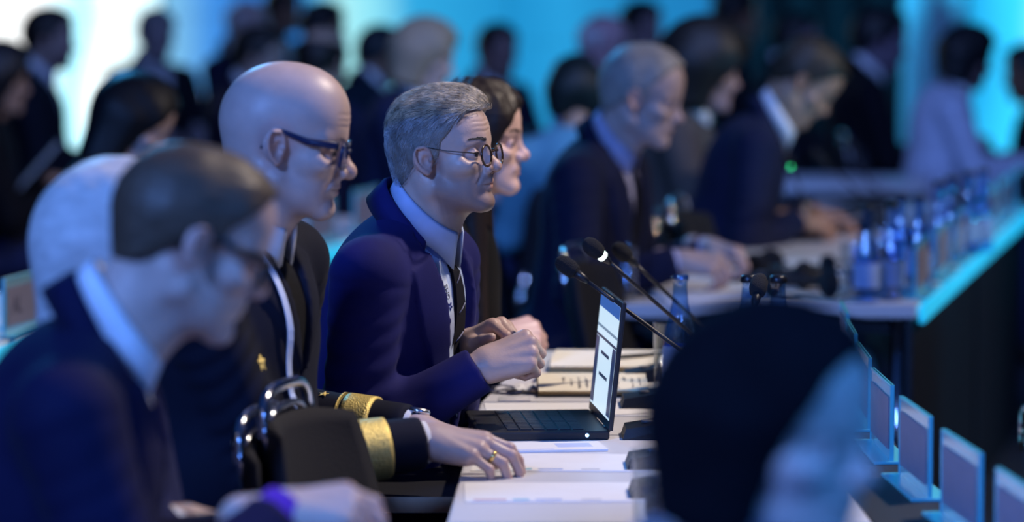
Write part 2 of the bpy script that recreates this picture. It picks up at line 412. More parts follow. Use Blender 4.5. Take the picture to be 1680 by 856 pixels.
def make_hand(side, wrist, xh, zh, curl, h, spread=4, thumb=None):
    """side -1 right, +1 left; returns V,Q,tint in the wearer's frame"""
    fs, th = hand_pts(curl, spread, thumb)
    allp = np.array([p for q in fs for p in q]+list(th)+[(-.05,0,0)]); lo = allp.min(0)-.034; hi = allp.max(0)+.034
    V, Q = surface(lambda P: hand_sdf(P, fs, th), lo, hi, h, 1)
    T = np.ones((len(V),3)); kn = np.zeros(len(V))
    for q in fs:
        for p in q[:3]: kn = np.maximum(kn, np.exp(-((V-p)**2).sum(1)/.00012))
        tip = q[3]; kn = np.maximum(kn, np.exp(-((V-tip)**2).sum(1)/.00015))
    T *= 1+kn[:,None]*(np.array([1.04,.84,.82])-1)
    x = np.array(xh, float); x /= np.linalg.norm(x); z = np.array(zh, float); z -= x*(z@x); z /= np.linalg.norm(z); y = np.cross(z, x)
    if side > 0: V = V*A(1,-1,1); Q = Q[:, ::-1]; 
    Rm = np.stack([x,y,z], 1)
    fr = (np.array(wrist), Rm)
    return V @ Rm.T+np.array(wrist), Q, T, fr, fs

def ik(S, W, l1, l2, pole):
    S = np.array(S, float); W = np.array(W, float); d = W-S; L = np.linalg.norm(d); L2 = min(max(L, abs(l1-l2)+.02), l1+l2-.005)
    if L > L2: l1 *= L/L2; l2 *= L/L2; L2 = L
    u = d/L; a = (l1*l1-l2*l2+L*L)/(2*L); h = math.sqrt(max(l1*l1-a*a, 0)); p = np.array(pole, float); p -= u*(p@u); p /= np.linalg.norm(p)
    return S+u*a+p*h

# ------------------------------------------------------------------ hair
def hair_fn(style, hp):
    xs_short = [-.11,-.075,-.045,-.018,-.004,.010,.024,.034,.050,.064,.078,.13]
    zs_short = [-.05,-.048,-.030,-.002,.012,-.006,.004,.036,.052,.072,.090,.095]
    up = hp.get('hairline', 0); tt = hp.get('top', .012); ts = hp.get('side', .005)
    def f(P):
        S = sym(P); c = cranium(P, hp)
        if style == 'short':
            t = ts+(tt-ts)*np.clip((P[:,2]-.06)/.05, 0, 1)+.0016*vnoise(P*A(.6,1,1.2), 220, 3)
            zh = np.interp(P[:,0], xs_short, zs_short)+np.where(P[:,0] > .03, up, 0)
            d = smin(c, ell(P, (-.050,0,-.020), (.028,.052,.045)), .02)-t
            return smax(d, (zh-P[:,2])*.8, .004)
        if style == 'fringe':
            t = .007+.0012*vnoise(P, 220, 4)
            zh = np.interp(P[:,0], xs_short, zs_short)
            d = smin(c, ell(P, (-.050,0,-.020), (.028,.052,.045)), .02)-t
            return smax(smax(d, (zh-P[:,2])*.8, .004), np.maximum(P[:,2]-.075, P[:,0]-.035), .006)
        vol = hp.get('vol', .022); ln = hp.get('len', .10)
        t = vol+.004*vnoise(P*A(1,1,.3), 120, 5)
        d = c-t
        d = smin(d, cone(S, (-.045,.040,.02), (-.040,.052,-ln), .050+vol*.6, .040+vol*.4), .04)
        d = smin(d, cone(S, (.005,.066,.02), (.002,.066,-ln*.95), .024+vol*.5, .022+vol*.3), .03)
        d = smax(d, -P[:,2]-ln-.02+.008*vnoise(P, 90, 6), .02)
        if style == 'long':
            tl = hp.get('tail', .36)
            d = smin(d, cone(S, (-.045,.045,-.05), (-.075,.060,-tl), .052, .038), .04)
            d = smin(d, cone(S, (.005,.070,-.05), (.015,.088,-tl), .030, .024), .03)
            d = d+.0035*vnoise(P*A(1,1,.12), 170, 8)
        face = np.maximum(ell(P, (.098,0,-.030+hp.get('fringe', 0)), (.076,.085,.122)), -(P[:,0]-.016))
        return smax(d, -face, .008)
    return f
def hair_bounds(style, hp):
    if style in ('short','fringe'): return (-.135,-.10,-.08), (.13,.10,.175)
    return (-.20,-.16,-.44 if style == 'long' else -.22), (.13,.16,.18)

def strands(surf_f, roots, dirs, length, r, seed=0, seg=5, lift=.15):
    """thin tapered locks that follow the head; returns verts, faces"""
    rs = np.random.RandomState(seed); n = len(roots); P = roots.copy(); pts = [P.copy()]; D = dirs.copy(); step = (length/seg)[:,None]
    e = 1e-3
    def grad(X): return np.stack([surf_f(X+A(e,0,0))-surf_f(X-A(e,0,0)), surf_f(X+A(0,e,0))-surf_f(X-A(0,e,0)), surf_f(X+A(0,0,e))-surf_f(X-A(0,0,e))], 1)
    for s in range(seg):
        G = grad(P); G /= np.linalg.norm(G, axis=1)[:,None]+1e-9
        t = D-G*(D*G).sum(1)[:,None]; t /= np.linalg.norm(t, axis=1)[:,None]+1e-9
        t = t+G*lift; t /= np.linalg.norm(t, axis=1)[:,None]
        D = D*.7+t*.3+rs.normal(size=(n,3))*.05; P = P+t*step; pts.append(P.copy())
    V = []; K = seg+1
    for i in range(K):
        tt = pts[min(i+1,seg)]-pts[max(i-1,0)]; tt /= np.linalg.norm(tt, axis=1)[:,None]+1e-9
        u = np.cross(tt, rs.normal(size=3)); u /= np.linalg.norm(u, axis=1)[:,None]+1e-9; b = np.cross(tt, u); rr = r*(1-.85*(i/seg)**1.5)
        for j in range(3):
            a = 2*math.pi*j/3; V.append(pts[i]+u*(rr*math.cos(a))+b*(rr*math.sin(a)))
    V = np.stack(V, 1).reshape(-1,3)
    q = []
    for i in range(seg):
        for j in range(3): q.append((i*3+j, i*3+(j+1)%3, (i+1)*3+(j+1)%3, (i+1)*3+j))
    q = np.array(q); Q = (q[None]+(np.arange(n)*K*3)[:,None,None]).reshape(-1,4)
    return V, Q

# ------------------------------------------------------------------ people
def ring_mesh(C, Rm, rx, ry, zf, h, a0, a1, n, th, flare, tip=0, drop=0):
    """a folded collar: runs round the neck from angle a0 to a1 (0 = front), lower in front by zf"""
    V = []; F = []
    for i in range(n+1):
        a = a0+(a1-a0)*i/n; c, s_ = math.cos(a), math.sin(a); zl = zf*c
        e = max(0, math.cos(a))**6*tip
        prof = [(-th-.002, zl-.012), (-th, zl+h*.9), (0, zl+h), (th+flare*.15, zl+h*.86), (flare, zl-e-drop), (flare-th, zl-e-drop+.002)]
        for dr, z in prof: V.append(C+Rm @ np.array([(rx+dr)*c, (ry+dr)*s_, z]))
    k = 6
    for i in range(n):
        for j in range(k): F.append((i*k+j, i*k+(j+1)%k, (i+1)*k+(j+1)%k, (i+1)*k+j))
    F += [tuple(range(k)), tuple(n*k+j for j in range(k-1,-1,-1))]
    return V, F

def person(label, px, Y, byaw=0, hyaw=0, pitch=5, lean=6, near_ear=False, hs=1.0, hp=None, style='short', hairc=('dark',(.02,.018,.016)),
           skinc=('fair',(.62,.43,.35)), jacket=('navy',(.012,.018,.06)), shirt=('white',(.7,.72,.78)), tie=None, trouser=('navy',(.012,.018,.06)),
           res=(.010,.005,.005), wr=None, wl=None, hr=None, hl=None, vneck=.30, headfwd=.03, belly=1.0, wide=1.0, eyes=False, pole=((-.3,-.5,-1),(-.3,.5,-1)),
           group=None, lift=0, collar=True, lapel=True, cuffs=True, vw=.078, arml=(.29,.265), colz=0):
    hp = hp or {}
    by, hy, pt, ln = R(byaw), R(hyaw), R(pitch), R(lean)
    Rb = rotz(by); Rh = rotz(hy) @ roty(pt)
    Hw = np.array(at(px[0], px[1], Y))
    if near_ear: Hw = Hw-Rb @ Rh @ A(0,-.076,0)*hs
    Hw[2] -= lift
    Pz = .56; Nz = Hw[2]-.118; T = (Nz-Pz)/math.cos(ln); Nx = T*math.sin(ln)
    H = A(Nx+headfwd+.012, 0, Hw[2]); N = A(Nx,0,Nz); Pv = A(0,0,Pz); Rl = roty(ln)
    org = Hw-Rb @ H; org[2] = lift
    root = empty('person', org, by); tag(root, label, 'person', group)
    loc = lambda v: Rb.T @ (np.array(v)-org)                       # world to wearer's frame
    info = dict(root=root, H=H, Rh=Rh, N=N, Rl=Rl, P=Pv, T=T, loc=loc, hs=hs, org=org, Rb=Rb)
    hb, hh, hd = res
    fine = hh < .0052; eyes = eyes or fine
    toH = lambda P: ((P-H) @ Rh)/hs
    # arms
    sy = .168*wide
    S = {s: Pv+Rl @ A(-.008, s*sy, T-.082) for s in (-1,1)}
    W = {-1: loc(wr) if wr is not None else A(H[0]+.24,-.10,.785), 1: loc(wl) if wl is not None else A(H[0]+.24,.10,.785)}
    E = {s: ik(S[s], W[s], arml[0], arml[1], pole[0] if s < 0 else pole[1]) for s in (-1,1)}
    info.update(S=S, W=W, E=E)
    # ---- body: head, neck and hands
    n0 = N+A(-.012,0,-.03); n1 = N+A(.022,0,-.02)
    def f_head(P):
        Q = toH(P); d = head_sdf(Q, hp, fine)*hs
        a = H+Rh @ A(-.024,0,-.030)*hs; b = H+Rh @ A(.026,0,-.058)*hs; nk = hp.get('neck', 1.0)
        d = smin(d, cone(P, a, n0, .050*nk, .056*nk), .03)
        d = smin(d, cone(P, b, n1, .030*nk, .042*nk), .025)
        if fine:
            for s in (-1,1): d = smin(d, cone(P, H+Rh @ A(-.018, s*.052, -.035)*hs, N+A(.045, s*.012, .0), .009, .007), .018)
        return d
    lo = np.minimum(H-A(.13,.11,.14)*1.05, N-A(.09,.10,.07)); hi = np.maximum(H+A(.14,.11,.15)*1.05, N+A(.10,.10,.02))
    V, Q = surface(f_head, lo, hi, hh, 1); parts = [(V, Q, head_tint(toH(V), hp))]
    if eyes:
        for v, q, t in eyeballs(): parts.append(((v*hs) @ Rh.T+H, q, t))
    hands = {}
    for s, hs_ in ((-1,hr),(1,hl)):
        q = dict(x=(.95,-.25*s,-.12), z=(.1,0,1), curl=RELAX); q.update(hs_ or {})
        if q.get('skip'): continue
        if q.get('arm'): ua = W[s]-E[s]; q['x'] = ua/np.linalg.norm(ua)+A(0,0,-.15)
        v, qq, t, fr, fs = make_hand(s, W[s], q['x'], q['z'], q['curl'], hd, q.get('spread',4), q.get('thumb'))
        parts.append((v, qq, t)); hands[s] = (fr, fs)
    info['hands'] = hands
    def f_core(P):
        t = (P-Pv) @ Rl; d = ell(t, (-.01,0,T*.6), (.07,.12,T*.42)); d = smin(d, cone(P, N+A(-.01,0,.01), N+A(-.015,0,-.12), .045, .06), .03)
        for s in (-1,1):
            if s not in hands: continue
            d = smin(d, cone(P, N+A(-.015,0,-.09), S[s], .04, .036), .03); d = smin(d, cone(P, S[s], E[s], .036, .028), .02); d = smin(d, cone(P, E[s], W[s], .027, .022), .02)
        return d
    pt_ = np.array([S[-1],S[1],E[-1],E[1],W[-1],W[1],Pv,N]); v, q = surface(f_core, pt_.min(0)-.09, pt_.max(0)+.09, .014, 0); parts.append((v, q, np.ones((len(v),3))))
    V, Q, Tn = join(parts)
    info['body'] = link('body', np_mesh('body', V, Q, Tn), skin(*skinc), root)
    # ---- hair
    if style:
        f = hair_fn(style, hp); lo, hi = hair_bounds(style, hp)
        V, Q = surface(f, lo, hi, hh*1.1, 1)
        info['hair'] = link('hair', np_mesh('hair', (V*hs) @ Rh.T+H, Q), hairmat(*hairc), root); info['hair_f'] = f
    if eyes and hh < .003 and hp.get('brow', .7) > .3:
        rs_ = np.random.RandomState(9); n_ = 260; u_ = rs_.rand(n_); sd = np.where(rs_.rand(n_) > .5, 1, -1)
        rt = np.stack([.0935-.0165*u_**1.4, sd*(.011+.034*u_), .0285+.0055*np.sin(u_*2.3)+rs_.normal(size=n_)*.0012*(1.1-u_)], 1)
        hf = lambda X: head_sdf(X, hp, False)
        for _ in range(6):
            e_ = 1e-3; g = np.stack([hf(rt+A(e_,0,0))-hf(rt-A(e_,0,0)), hf(rt+A(0,e_,0))-hf(rt-A(0,e_,0)), hf(rt+A(0,0,e_))-hf(rt-A(0,0,e_))], 1); g /= np.linalg.norm(g, axis=1)[:,None]; rt = rt-g*hf(rt)[:,None]
        dr = np.stack([-.35*np.ones(n_), sd*.9, .25-.5*u_], 1)+rs_.normal(size=(n_,3))*.15
        v, q = strands(hf, rt, dr, np.full(n_, .0080), .00036, 4, 3, .12)
        eb = link('eyebrows', np_mesh('eyebrows', (v*hs) @ Rh.T+H, q), hairmat('brow_'+hairc[0], tuple(c*hp.get('browk', .35) for c in hairc[1])), root); eb['kind'] = 'stuff'
    # ---- torso, jacket, shirt
    def tor(t):
        B = belly
        d = ell(t, (0,0,T*.66), (.122,.172*wide,.19)); d = smin(d, ell(t, (.018,0,T*.32), (.128*B,.160*wide,.18)), .06)
        d = smin(d, ell(t, (-.01,0,.0), (.145,.180,.13)), .05); d = smin(d, ell(t, (-.045,0,T*.78), (.085,.145*wide,.13)), .05)
        t2 = t.copy(); t2[:,1] = np.abs(t2[:,1])
        d = smin(d, cone(t2, (-.015,.0,T-.085), (-.010,sy,T-.085), .062, .060), .04)
        d = smin(d, cone(t2, (-.022,.030,T-.025), (-.012,sy*.9,T-.075), .044, .048), .04)
        return d
    zb = T*vneck; zc = T+.02
    def half(z): return vw*np.clip((z-zb)/(zc-zb), 0, 1.2)
    cuff = {}
    for s in (-1,1):
        u = (W[s]-E[s]); u /= np.linalg.norm(u); cuff[s] = (W[s]-u*.012, u)
    info['cuff'] = cuff
    def f_jack(P):
        t = (P-Pv) @ Rl; d = tor(t)
        fr = t[:,0] > .0
        if lapel:
            hz = half(t[:,2]); lw = .070*np.clip((t[:,2]-zb)/(.55*(zc-zb)), 0, 1)*np.clip((zc-.045-t[:,2])/.03, 0, 1)
            inl = np.maximum.reduce([np.abs(t[:,1])-hz-lw, hz-np.abs(t[:,1]), zb-t[:,2], -t[:,0]])
            d = np.minimum(d, np.maximum(d-.0075, inl))
            d = smax(d, np.minimum(hz-np.abs(t[:,1]), t[:,0]-.02), .006)
        for s in (-1,1):
            a = cone(P, S[s], E[s], .068, .055); fo = cone(P, E[s], W[s], .056, .041)
            c0, u = cuff[s]; fo = np.maximum(fo, (P-c0) @ u)
            a = smin(a, fo, .03)
            w1 = np.exp(-((P-E[s])**2).sum(1)/.012); w2 = np.exp(-((P-(S[s]*.6+E[s]*.4))**2).sum(1)/.02)
            ax = (E[s]-S[s])/np.linalg.norm(E[s]-S[s])
            ph = (P-S[s]) @ ax; nz_ = vnoise(P, 24, 31+s)
            a = a+.0035*w1*vnoise(P @ np.diag([1.5,1,1.2]), 55, 11+s)+.0030*w2*vnoise(P, 38, 21+s)+(.0032*w1+.0016*w2)*np.sin(ph*165+4*nz_+(P @ A(20,60,10)))
            us = (P-S[s]) @ ax; a = a+.0032*np.exp(-((us-.012)/.0055)**2)
            d = smin(d, a, .016)
        nq = P-N; d = smax(d, -cone(P, N+A(-.01,0,.09), N+A(-.005,0,-.03), .070, .058), .006)
        d = np.maximum(d, Pz-.10-P[:,2])
        return d+.0018*vnoise(P, 26, 5)
    pts = np.array([S[-1],S[1],E[-1],E[1],W[-1],W[1],Pv,N]); lo = pts.min(0)-A(.17,.13,.14); hi = pts.max(0)+A(.17,.13,.06)
    V, Q = surface(f_jack, lo, hi, hb, 2)
    info['jacket'] = link('jacket', np_mesh('jacket', V, Q), fabric(*jacket), root)
    f_shirt = lambda P: np.maximum(tor((P-Pv) @ Rl)+.011, -cone(P, N+A(0,0,.1), N+A(0,0,-.02), .06, .055))
    V, Q = surface(f_shirt, np.minimum(Pv,N)-A(.17,.20,.02), np.maximum(Pv,N)+A(.17,.20,.05), max(hb, .007), 1)
    sh = link('shirt', np_mesh('shirt', V, Q), fabric(*shirt), root); info['shirt'] = sh
    f_all = lambda P: np.minimum(f_jack(P), f_shirt(P))
    def front(y, z, off=0.0, f=f_all):                       # point on the clothes' front, torso frame y,z
        xs = np.linspace(.27, .0, 109); X = Pv+np.stack([xs, np.full_like(xs,y), np.full_like(xs,z)], 1) @ Rl.T
        v = f(X); i = np.argmax(v < 0) if (v < 0).any() else len(xs)-1
        if i > 0: x = xs[i]+(xs[i-1]-xs[i])*(0-v[i])/(v[i-1]-v[i]+1e-9)
        else: x = xs[0]
        if not (v < 0).any(): x = .045
        x = min(max(x, 0), .27)
        return Vector(Pv+Rl @ A(x+off, y, z))
    info['front'] = front; info['f_shirt'] = f_shirt
    ax = (H-N); ax /= np.linalg.norm(ax); zx = ax*.55+Rl[:,2]*.45; zx /= np.linalg.norm(zx); yx = A(0,1,0); xx = np.cross(yx, zx); Rc = np.stack([xx,yx,zx], 1)
    info['Rc'] = Rc
    if collar:
        nk = hp.get('neck', 1.0)
        m = MB(); v, f = ring_mesh(N+A(.004,0,-.002), Rc, .068*nk, .062*nk, -.034, .046, R(10), R(350), 44, .0016, .012, .022); m.add(v, f)
        m.build('collar', fabric(*shirt), sh)
        if lapel:
            m = MB(); v, f = ring_mesh(N+A(-.008,0,-.014+colz), Rc, .0755, .0715, -.046, .026, R(56), R(304), 40, .002, .026, 0, .014); m.add(v, f)
            m.build('jacket_collar', fabric(*jacket), info['jacket'])
    if tie:
        z1 = T-.035; pts = [front(0, z1-(z1-zb)*i/14+.0, .004, f_shirt) for i in range(15)]; nrm = [Vector(Rl @ A(1,0,.1))]*15
        m = MB(); m.ribbon(pts, nrm, [.030,.032]+[.036+.003*i for i in range(13)], .006)
        k0 = pts[0]+Vector(Rl @ A(.004,0,.004)); m.tube([k0+Vector(Rl @ A(-.004,0,.014)), k0, k0+Vector(Rl @ A(.002,0,-.026))], [.014,.021,.014], 10, flat=1)
        info['tie'] = m.build('tie', tie if not isinstance(tie, tuple) else fabric(*tie), root)
    # shirt cuffs
    for s in ((-1,1) if cuffs else ()):
        c0, u = cuff[s]; q = Vector(u).to_track_quat('Z','Y').to_matrix().to_4x4(); q.translation = Vector(c0)
        MB().lathe([(.032,-.03),(.0335,-.01),(.034,.008),(.031,.010),(.029,.002),(.028,-.02)], 20, q).build('shirt_cuff', fabric(*shirt), sh)
    # trousers and shoes
    kx = .43
    def f_tr(P):
        Sx = sym(P); d = ell(P, (-.01,0,Pz-.01), (.15,.18,.10)); d = smin(d, cone(Sx, (.02,.085,Pz-.02), (kx,.105,.545), .088, .064), .04)
        return smin(d, cone(Sx, (kx,.105,.54), (kx-.02,.11,.10), .062, .048), .02)
    V, Q = surface(f_tr, (-.2,-.24,.03), (.54,.24,.72), max(hb*1.3,.012), 1)
    link('trousers', np_mesh('trousers', V, Q), fabric(*trouser), root)
    for s in (-1,1):
        f_s = lambda P, s=s: np.maximum(smin(ell(P, (kx+.06, s*.115, .035), (.13,.045,.05)), cone(P, (kx-.02,s*.11,.05), (kx-.02,s*.11,.11), .042, .040), .03), -P[:,2]+.002)
        V, Q = surface(f_s, (kx-.12,s*.115-.08,-.02), (kx+.22,s*.115+.08,.17), .012, 1)
        link('shoe', np_mesh('shoe', V, Q), mat('shoe_leather', (.012,.011,.012), .3), root)
    return info

def glasses(pi, kind, frame_mat, lens_mat, temple_mat=None, zoff=0, size=1.0, fx=0):
    """worn on the head of pi; rims, temples and lenses"""
    H, Rh, hs, root = pi['H'], pi['Rh'], pi['hs'], pi['root']
    G = lambda p: Vector(H+Rh @ (np.array(p)*hs))
    rim = []
    rm = MB(); lens = []
    for s in (-1,1):
        pts = []; n = 28
        for i in range(n):
            a = 2*math.pi*i/n; c, d = math.cos(a), math.sin(a)
            if kind == 'round': y, z = .0232*size*c, .0215*size*d
            else:
                y = .0275*size*math.copysign(abs(c)**.5, c); z = .0185*size*math.copysign(abs(d)**.55, d)
            wy = s*.034+y; pts.append((fx+.1035-.10*max(0, abs(wy)-.012)**1.35*2.2+.05*(z*.15), wy, .0005+z+zoff))
        rm.tube([G(p) for p in pts], (.0021 if kind == 'round' else .0030)*hs, 8, True)
        lens.append(pts)
    rm.tube([G((fx+.1040,-.0125,.006+zoff)), G((fx+.1075,0,.0095+zoff)), G((fx+.1040,.0125,.006+zoff))], (.0017 if kind == 'round' else .003)*hs, 8)
    g = rm.build('glasses', frame_mat, root)
    for pts in lens:
        c = np.mean(np.array(pts), 0); m = MB()
        m.add([G(p) for p in pts]+[G(c+A(.0012,0,0))], [(i,(i+1)%28,28) for i in range(28)]); m.build('lens', lens_mat, g)
    for s in (-1,1):
        m = MB(); yo = .0605 if kind == 'round' else .064
        p = [(fx+.093, s*yo*size*.95, .007+zoff+(0 if kind=='round' else .008)), (fx+.088, s*.0695, .0085+zoff+(0 if kind=='round' else .008)), (.045,s*.0745,.0165+zoff), (.006,s*.0775,.0265+zoff*.5), (-.010,s*.0775,.020), (-.022,s*.0755,-.004)]
        if kind == 'round': m.tube([G(q) for q in p], [.0016,.0010,.0008,.0008,.0010,.0010], 6)
        else: m.tube([G(q) for q in p], [.0072,.0070,.0052,.0036,.003,.0025], 8, flat=.40)
        m.build('temple', temple_mat or frame_mat, g)
    return g

def lanyard(pi, path, m, width=.018, name='lanyard', off=.003, parent=None):
    fr = pi['front']; Rl = pi['Rl']; xd = Vector(Rl[:,0]); pts = []
    for y, z in path:
        c = [fr(y+k*width*.62, z, off) for k in (-1,-.5,0,.5,1)]; mx_ = max((q-Vector(pi['P'])).dot(xd) for q in c); q = fr(y, z, off); pts.append(q+xd*(mx_-(q-Vector(pi['P'])).dot(xd)))
    nrm = []
    for (y, z) in path:
        a = fr(y+.012, z, off)-fr(y-.012, z, off); b = fr(y, z+.012, off)-fr(y, z-.012, off); n = a.cross(b)
        nrm.append(n.normalized() if n.length > 1e-6 else Vector(Rl @ A(1,0,0)))
    for _ in range(3): nrm = [(nrm[max(i-1,0)]+nrm[i]*2+nrm[min(i+1,len(nrm)-1)]).normalized() for i in range(len(nrm))]
    for _ in range(2): pts = [pts[0]]+[(pts[i-1]+pts[i]*2+pts[i+1])/4 for i in range(1,len(pts)-1)]+[pts[-1]]
    o = MB().ribbon(pts, nrm, width, .0014).build(name, m, parent or pi['root'])
    return o, pts, nrm

# =====SCENE
# ------------------------------------------------------------------ the hall
def struct(name, mb, m, parent=None):
    o = mb.build(name, m, parent); tag(o, kind='structure'); return o
struct('floor', MB().box(-9, 11, -4, 22, -.1, 0), M_carpet)
def screen_mat(name, ramp, strength, w2, wob=.35, scale=1.1, seed=0):
    """screen content: colours across the width, stirred by soft noise"""
    m = bpy.data.materials.new(name); m.use_nodes = True; nt = m.node_tree; L = nt.links.new; b = nt.nodes['Principled BSDF']
    b.inputs['Base Color'].default_value = (.01,.01,.02,1); b.inputs['Roughness'].default_value = .6
    tc = nt.nodes.new('ShaderNodeTexCoord'); mp = nt.nodes.new('ShaderNodeMapping'); mp.inputs['Location'].default_value = (seed, 0, seed*.7); mp.inputs['Scale'].default_value = (1,0,.6); L(tc.outputs['Object'], mp.inputs[0])
    n = nt.nodes.new('ShaderNodeTexNoise'); n.inputs['Scale'].default_value = scale; n.inputs['Detail'].default_value = 1.5; L(mp.outputs[0], n.inputs['Vector'])
    sx = nt.nodes.new('ShaderNodeSeparateXYZ'); L(tc.outputs['Object'], sx.inputs[0])
    mr = nt.nodes.new('ShaderNodeMapRange'); mr.inputs[1].default_value = -w2; mr.inputs[2].default_value = w2; L(sx.outputs[0], mr.inputs[0])
    ma = nt.nodes.new('ShaderNodeMath'); ma.operation = 'MULTIPLY_ADD'; L(n.outputs['Fac'], ma.inputs[0]); ma.inputs[1].default_value = wob; L(mr.outputs[0], ma.inputs[2])
    mb_ = nt.nodes.new('ShaderNodeMath'); mb_.operation = 'SUBTRACT'; L(ma.outputs[0], mb_.inputs[0]); mb_.inputs[1].default_value = wob*.5
    cr = nt.nodes.new('ShaderNodeValToRGB'); cr.color_ramp.elements.remove(cr.color_ramp.elements[1])
    for i, (p, c) in enumerate(ramp):
        e = cr.color_ramp.elements[0] if i == 0 else cr.color_ramp.elements.new(p)
        e.position = p; e.color = (*c, 1)
    L(mb_.outputs[0], cr.inputs[0]); L(cr.outputs[0], b.inputs['Emission Color']); b.inputs['Emission Strength'].default_value = strength
    return m
M_led_white = screen_mat('led_white', [(0,(.5,.9,1)),(.45,(.85,1,1)),(.68,(1,1,1)),(.80,(.35,.85,1)),(.86,(.9,1,1)),(1,(.55,.9,1))], 1.5, 1.2, .3, 1.0, 2)
M_led_blue = screen_mat('led_blue', [(0,(.25,.65,1)),(.3,(.07,.35,.95)),(.6,(.03,.22,.75)),(1,(.03,.28,.9))], .85, .39, .3, 1.4, 5)
M_led_cyan = screen_mat('led_cyan', [(0,(.05,.45,.95)),(.08,(.45,.95,1)),(.15,(.30,.85,1)),(.26,(.03,.42,.80)),(.5,(.012,.30,.66)),(.62,(.02,.36,.75)),(.80,(.012,.24,.55)),(1,(.01,.20,.5))], .95, 1.13, .10, 1.2, 1)
M_led_right = screen_mat('led_right', [(0,(.01,.30,.6)),(.25,(.03,.55,.95)),(.5,(.5,.95,1)),(.7,(1,1,1)),(1,(1,1,1))], 1.4, .55, .35, 1.6, 3)
M_wall = mat('dark_wall', (.012,.018,.045), .8, bump=.2, bscale=30)
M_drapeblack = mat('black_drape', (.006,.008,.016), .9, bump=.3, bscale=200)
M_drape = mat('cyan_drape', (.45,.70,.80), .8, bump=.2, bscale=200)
struct('wall_back', MB().box(-9, 11, 21.2, 21.5, 0, 7), M_wall)
struct('wall_left', MB().box(-9.2, -9, -4, 21.5, 0, 7), M_wall)
struct('wall_right', MB().box(11, 11.2, -4, 21.5, 0, 7), M_wall)
def led(name, x0, x1, z0, z1, m, label, y=20.8):
    r = empty(name, ((x0+x1)/2, y, 0)); w2 = (x1-x0)/2
    n = max(1, round((x1-x0)/1.0)); k = max(1, round((z1-z0)/1.0))
    for i in range(n):
        for j in range(k):
            a = -w2+2*w2*i/n; b = -w2+2*w2*(i+1)/n; c = z0+(z1-z0)*j/k; d = z0+(z1-z0)*(j+1)/k
            MB().box(a+.002, b-.002, -.03, .03, c+.002, d-.002).build('panel', m, r)
    MB().box(-w2, w2, .03, .16, z0, z1).build('cabinet', M_black, r)
    for sx in (-w2+.1, w2-.1): MB().box(sx-.05, sx+.05, -.02, .30, 0, z0+.02).build('foot', M_black, r)
    tag(r, label, 'screen'); return r
led('led_screen', -4.4, -1.97, .25, 3.25, M_led_white, 'large glowing white and cyan screen behind the seated delegates')
led('led_screen', -1.95, -1.17, .25, 3.25, M_led_blue, 'narrow deep blue glowing screen between the white and cyan screens')
led('led_screen', -1.15, 1.12, .03, 3.25, M_led_cyan, 'wide cyan glowing screen behind the middle of the hall')
def drape(name, x0, x1, m, label, amp, per, y=20.6, ztop=4.5):
    n = int((x1-x0)/per*10); V = []; 
    for i in range(n+1):
        x = x0+(x1-x0)*i/n; yy = amp*math.sin(2*math.pi*(x-x0)/per)+.4*amp*math.sin(2*math.pi*(x-x0)/per*.37+1)
        for k in range(5):
            z = .02+(ztop-.02)*k/4; V.append((x, y+yy*(1.25-.12*k), z))
    F = [(i*5+k, (i+1)*5+k, (i+1)*5+k+1, i*5+k+1) for i in range(n) for k in range(4)]
    N = len(V); V2 = [(a, b+.012, c) for a,b,c in V]; F2 = [tuple(j+N for j in reversed(f)) for f in F]
    o = MB().add(V+V2, F+F2).build(name, m); tag(o, label, 'curtain'); return o
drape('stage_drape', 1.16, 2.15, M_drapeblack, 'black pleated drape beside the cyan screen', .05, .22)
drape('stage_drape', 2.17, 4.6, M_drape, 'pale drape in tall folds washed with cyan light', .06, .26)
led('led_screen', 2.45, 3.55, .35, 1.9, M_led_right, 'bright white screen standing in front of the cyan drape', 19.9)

# ------------------------------------------------------------------ tables
def table(cor, label, near_shelf=None, zt=.74, panels=3, legs=True):
    """cor: left-near, right-near, right-far, left-far (x,y)"""
    cx = sum(c[0] for c in cor)/4; cy = sum(c[1] for c in cor)/4
    r = empty('conference_table', (cx,cy,0)); tag(r, label, 'table', 'white conference tables set in arcs')
    L = [(x-cx,y-cy) for x,y in cor]
    bm = bmesh.new(); vs_ = [bm.verts.new((x,y,z)) for z in (zt-.034, zt) for x,y in L]
    for f in ((3,2,1,0),(4,5,6,7),(0,1,5,4),(1,2,6,5),(2,3,7,6),(3,0,4,7)): bm.faces.new([vs_[i] for i in f])
    bmesh.ops.bevel(bm, geom=bm.edges[:], offset=.003, segments=2, affect='EDGES')
    me = bpy.data.meshes.new('table_top'); bm.to_mesh(me); bm.free(); link('table_top', me, M_table, r)
    a = Vector((*L[1],0)); b = Vector((*L[2],0)); d = (b-a).normalized(); nrm = Vector((d.y,-d.x,0))
    for i in range(panels):
        p = a+(b-a)*(i/panels)+d*.004-nrm*.01; q = a+(b-a)*((i+1)/panels)-d*.004-nrm*.01
        MB().prism([(p.x,p.y),(q.x,q.y),(q.x-nrm.x*.018,q.y-nrm.y*.018),(p.x-nrm.x*.018,p.y-nrm.y*.018)], .02, zt-.034).build('front_panel', M_skirt, r)
    for (x,y) in L:
        x2 = x*.86 if x < 0 else x*.80; y2 = y*.93
        m = MB().tube([(x2,y2,0),(x2,y2,zt-.034)], .018, 10); m.lathe([(.03,0),(.03,.01),(.02,.016)], 12, Matrix.Translation((x2,y2,0))); m.build('leg', M_chrome if legs else M_black, r)
    MB().prism([(L[0][0]+.05,L[0][1]+.04),(L[1][0]-.06,L[1][1]+.04),(L[2][0]-.06,L[2][1]-.04),(L[3][0]+.05,L[3][1]-.04)], zt-.075, zt-.036).build('under_frame', M_black, r)
    return r
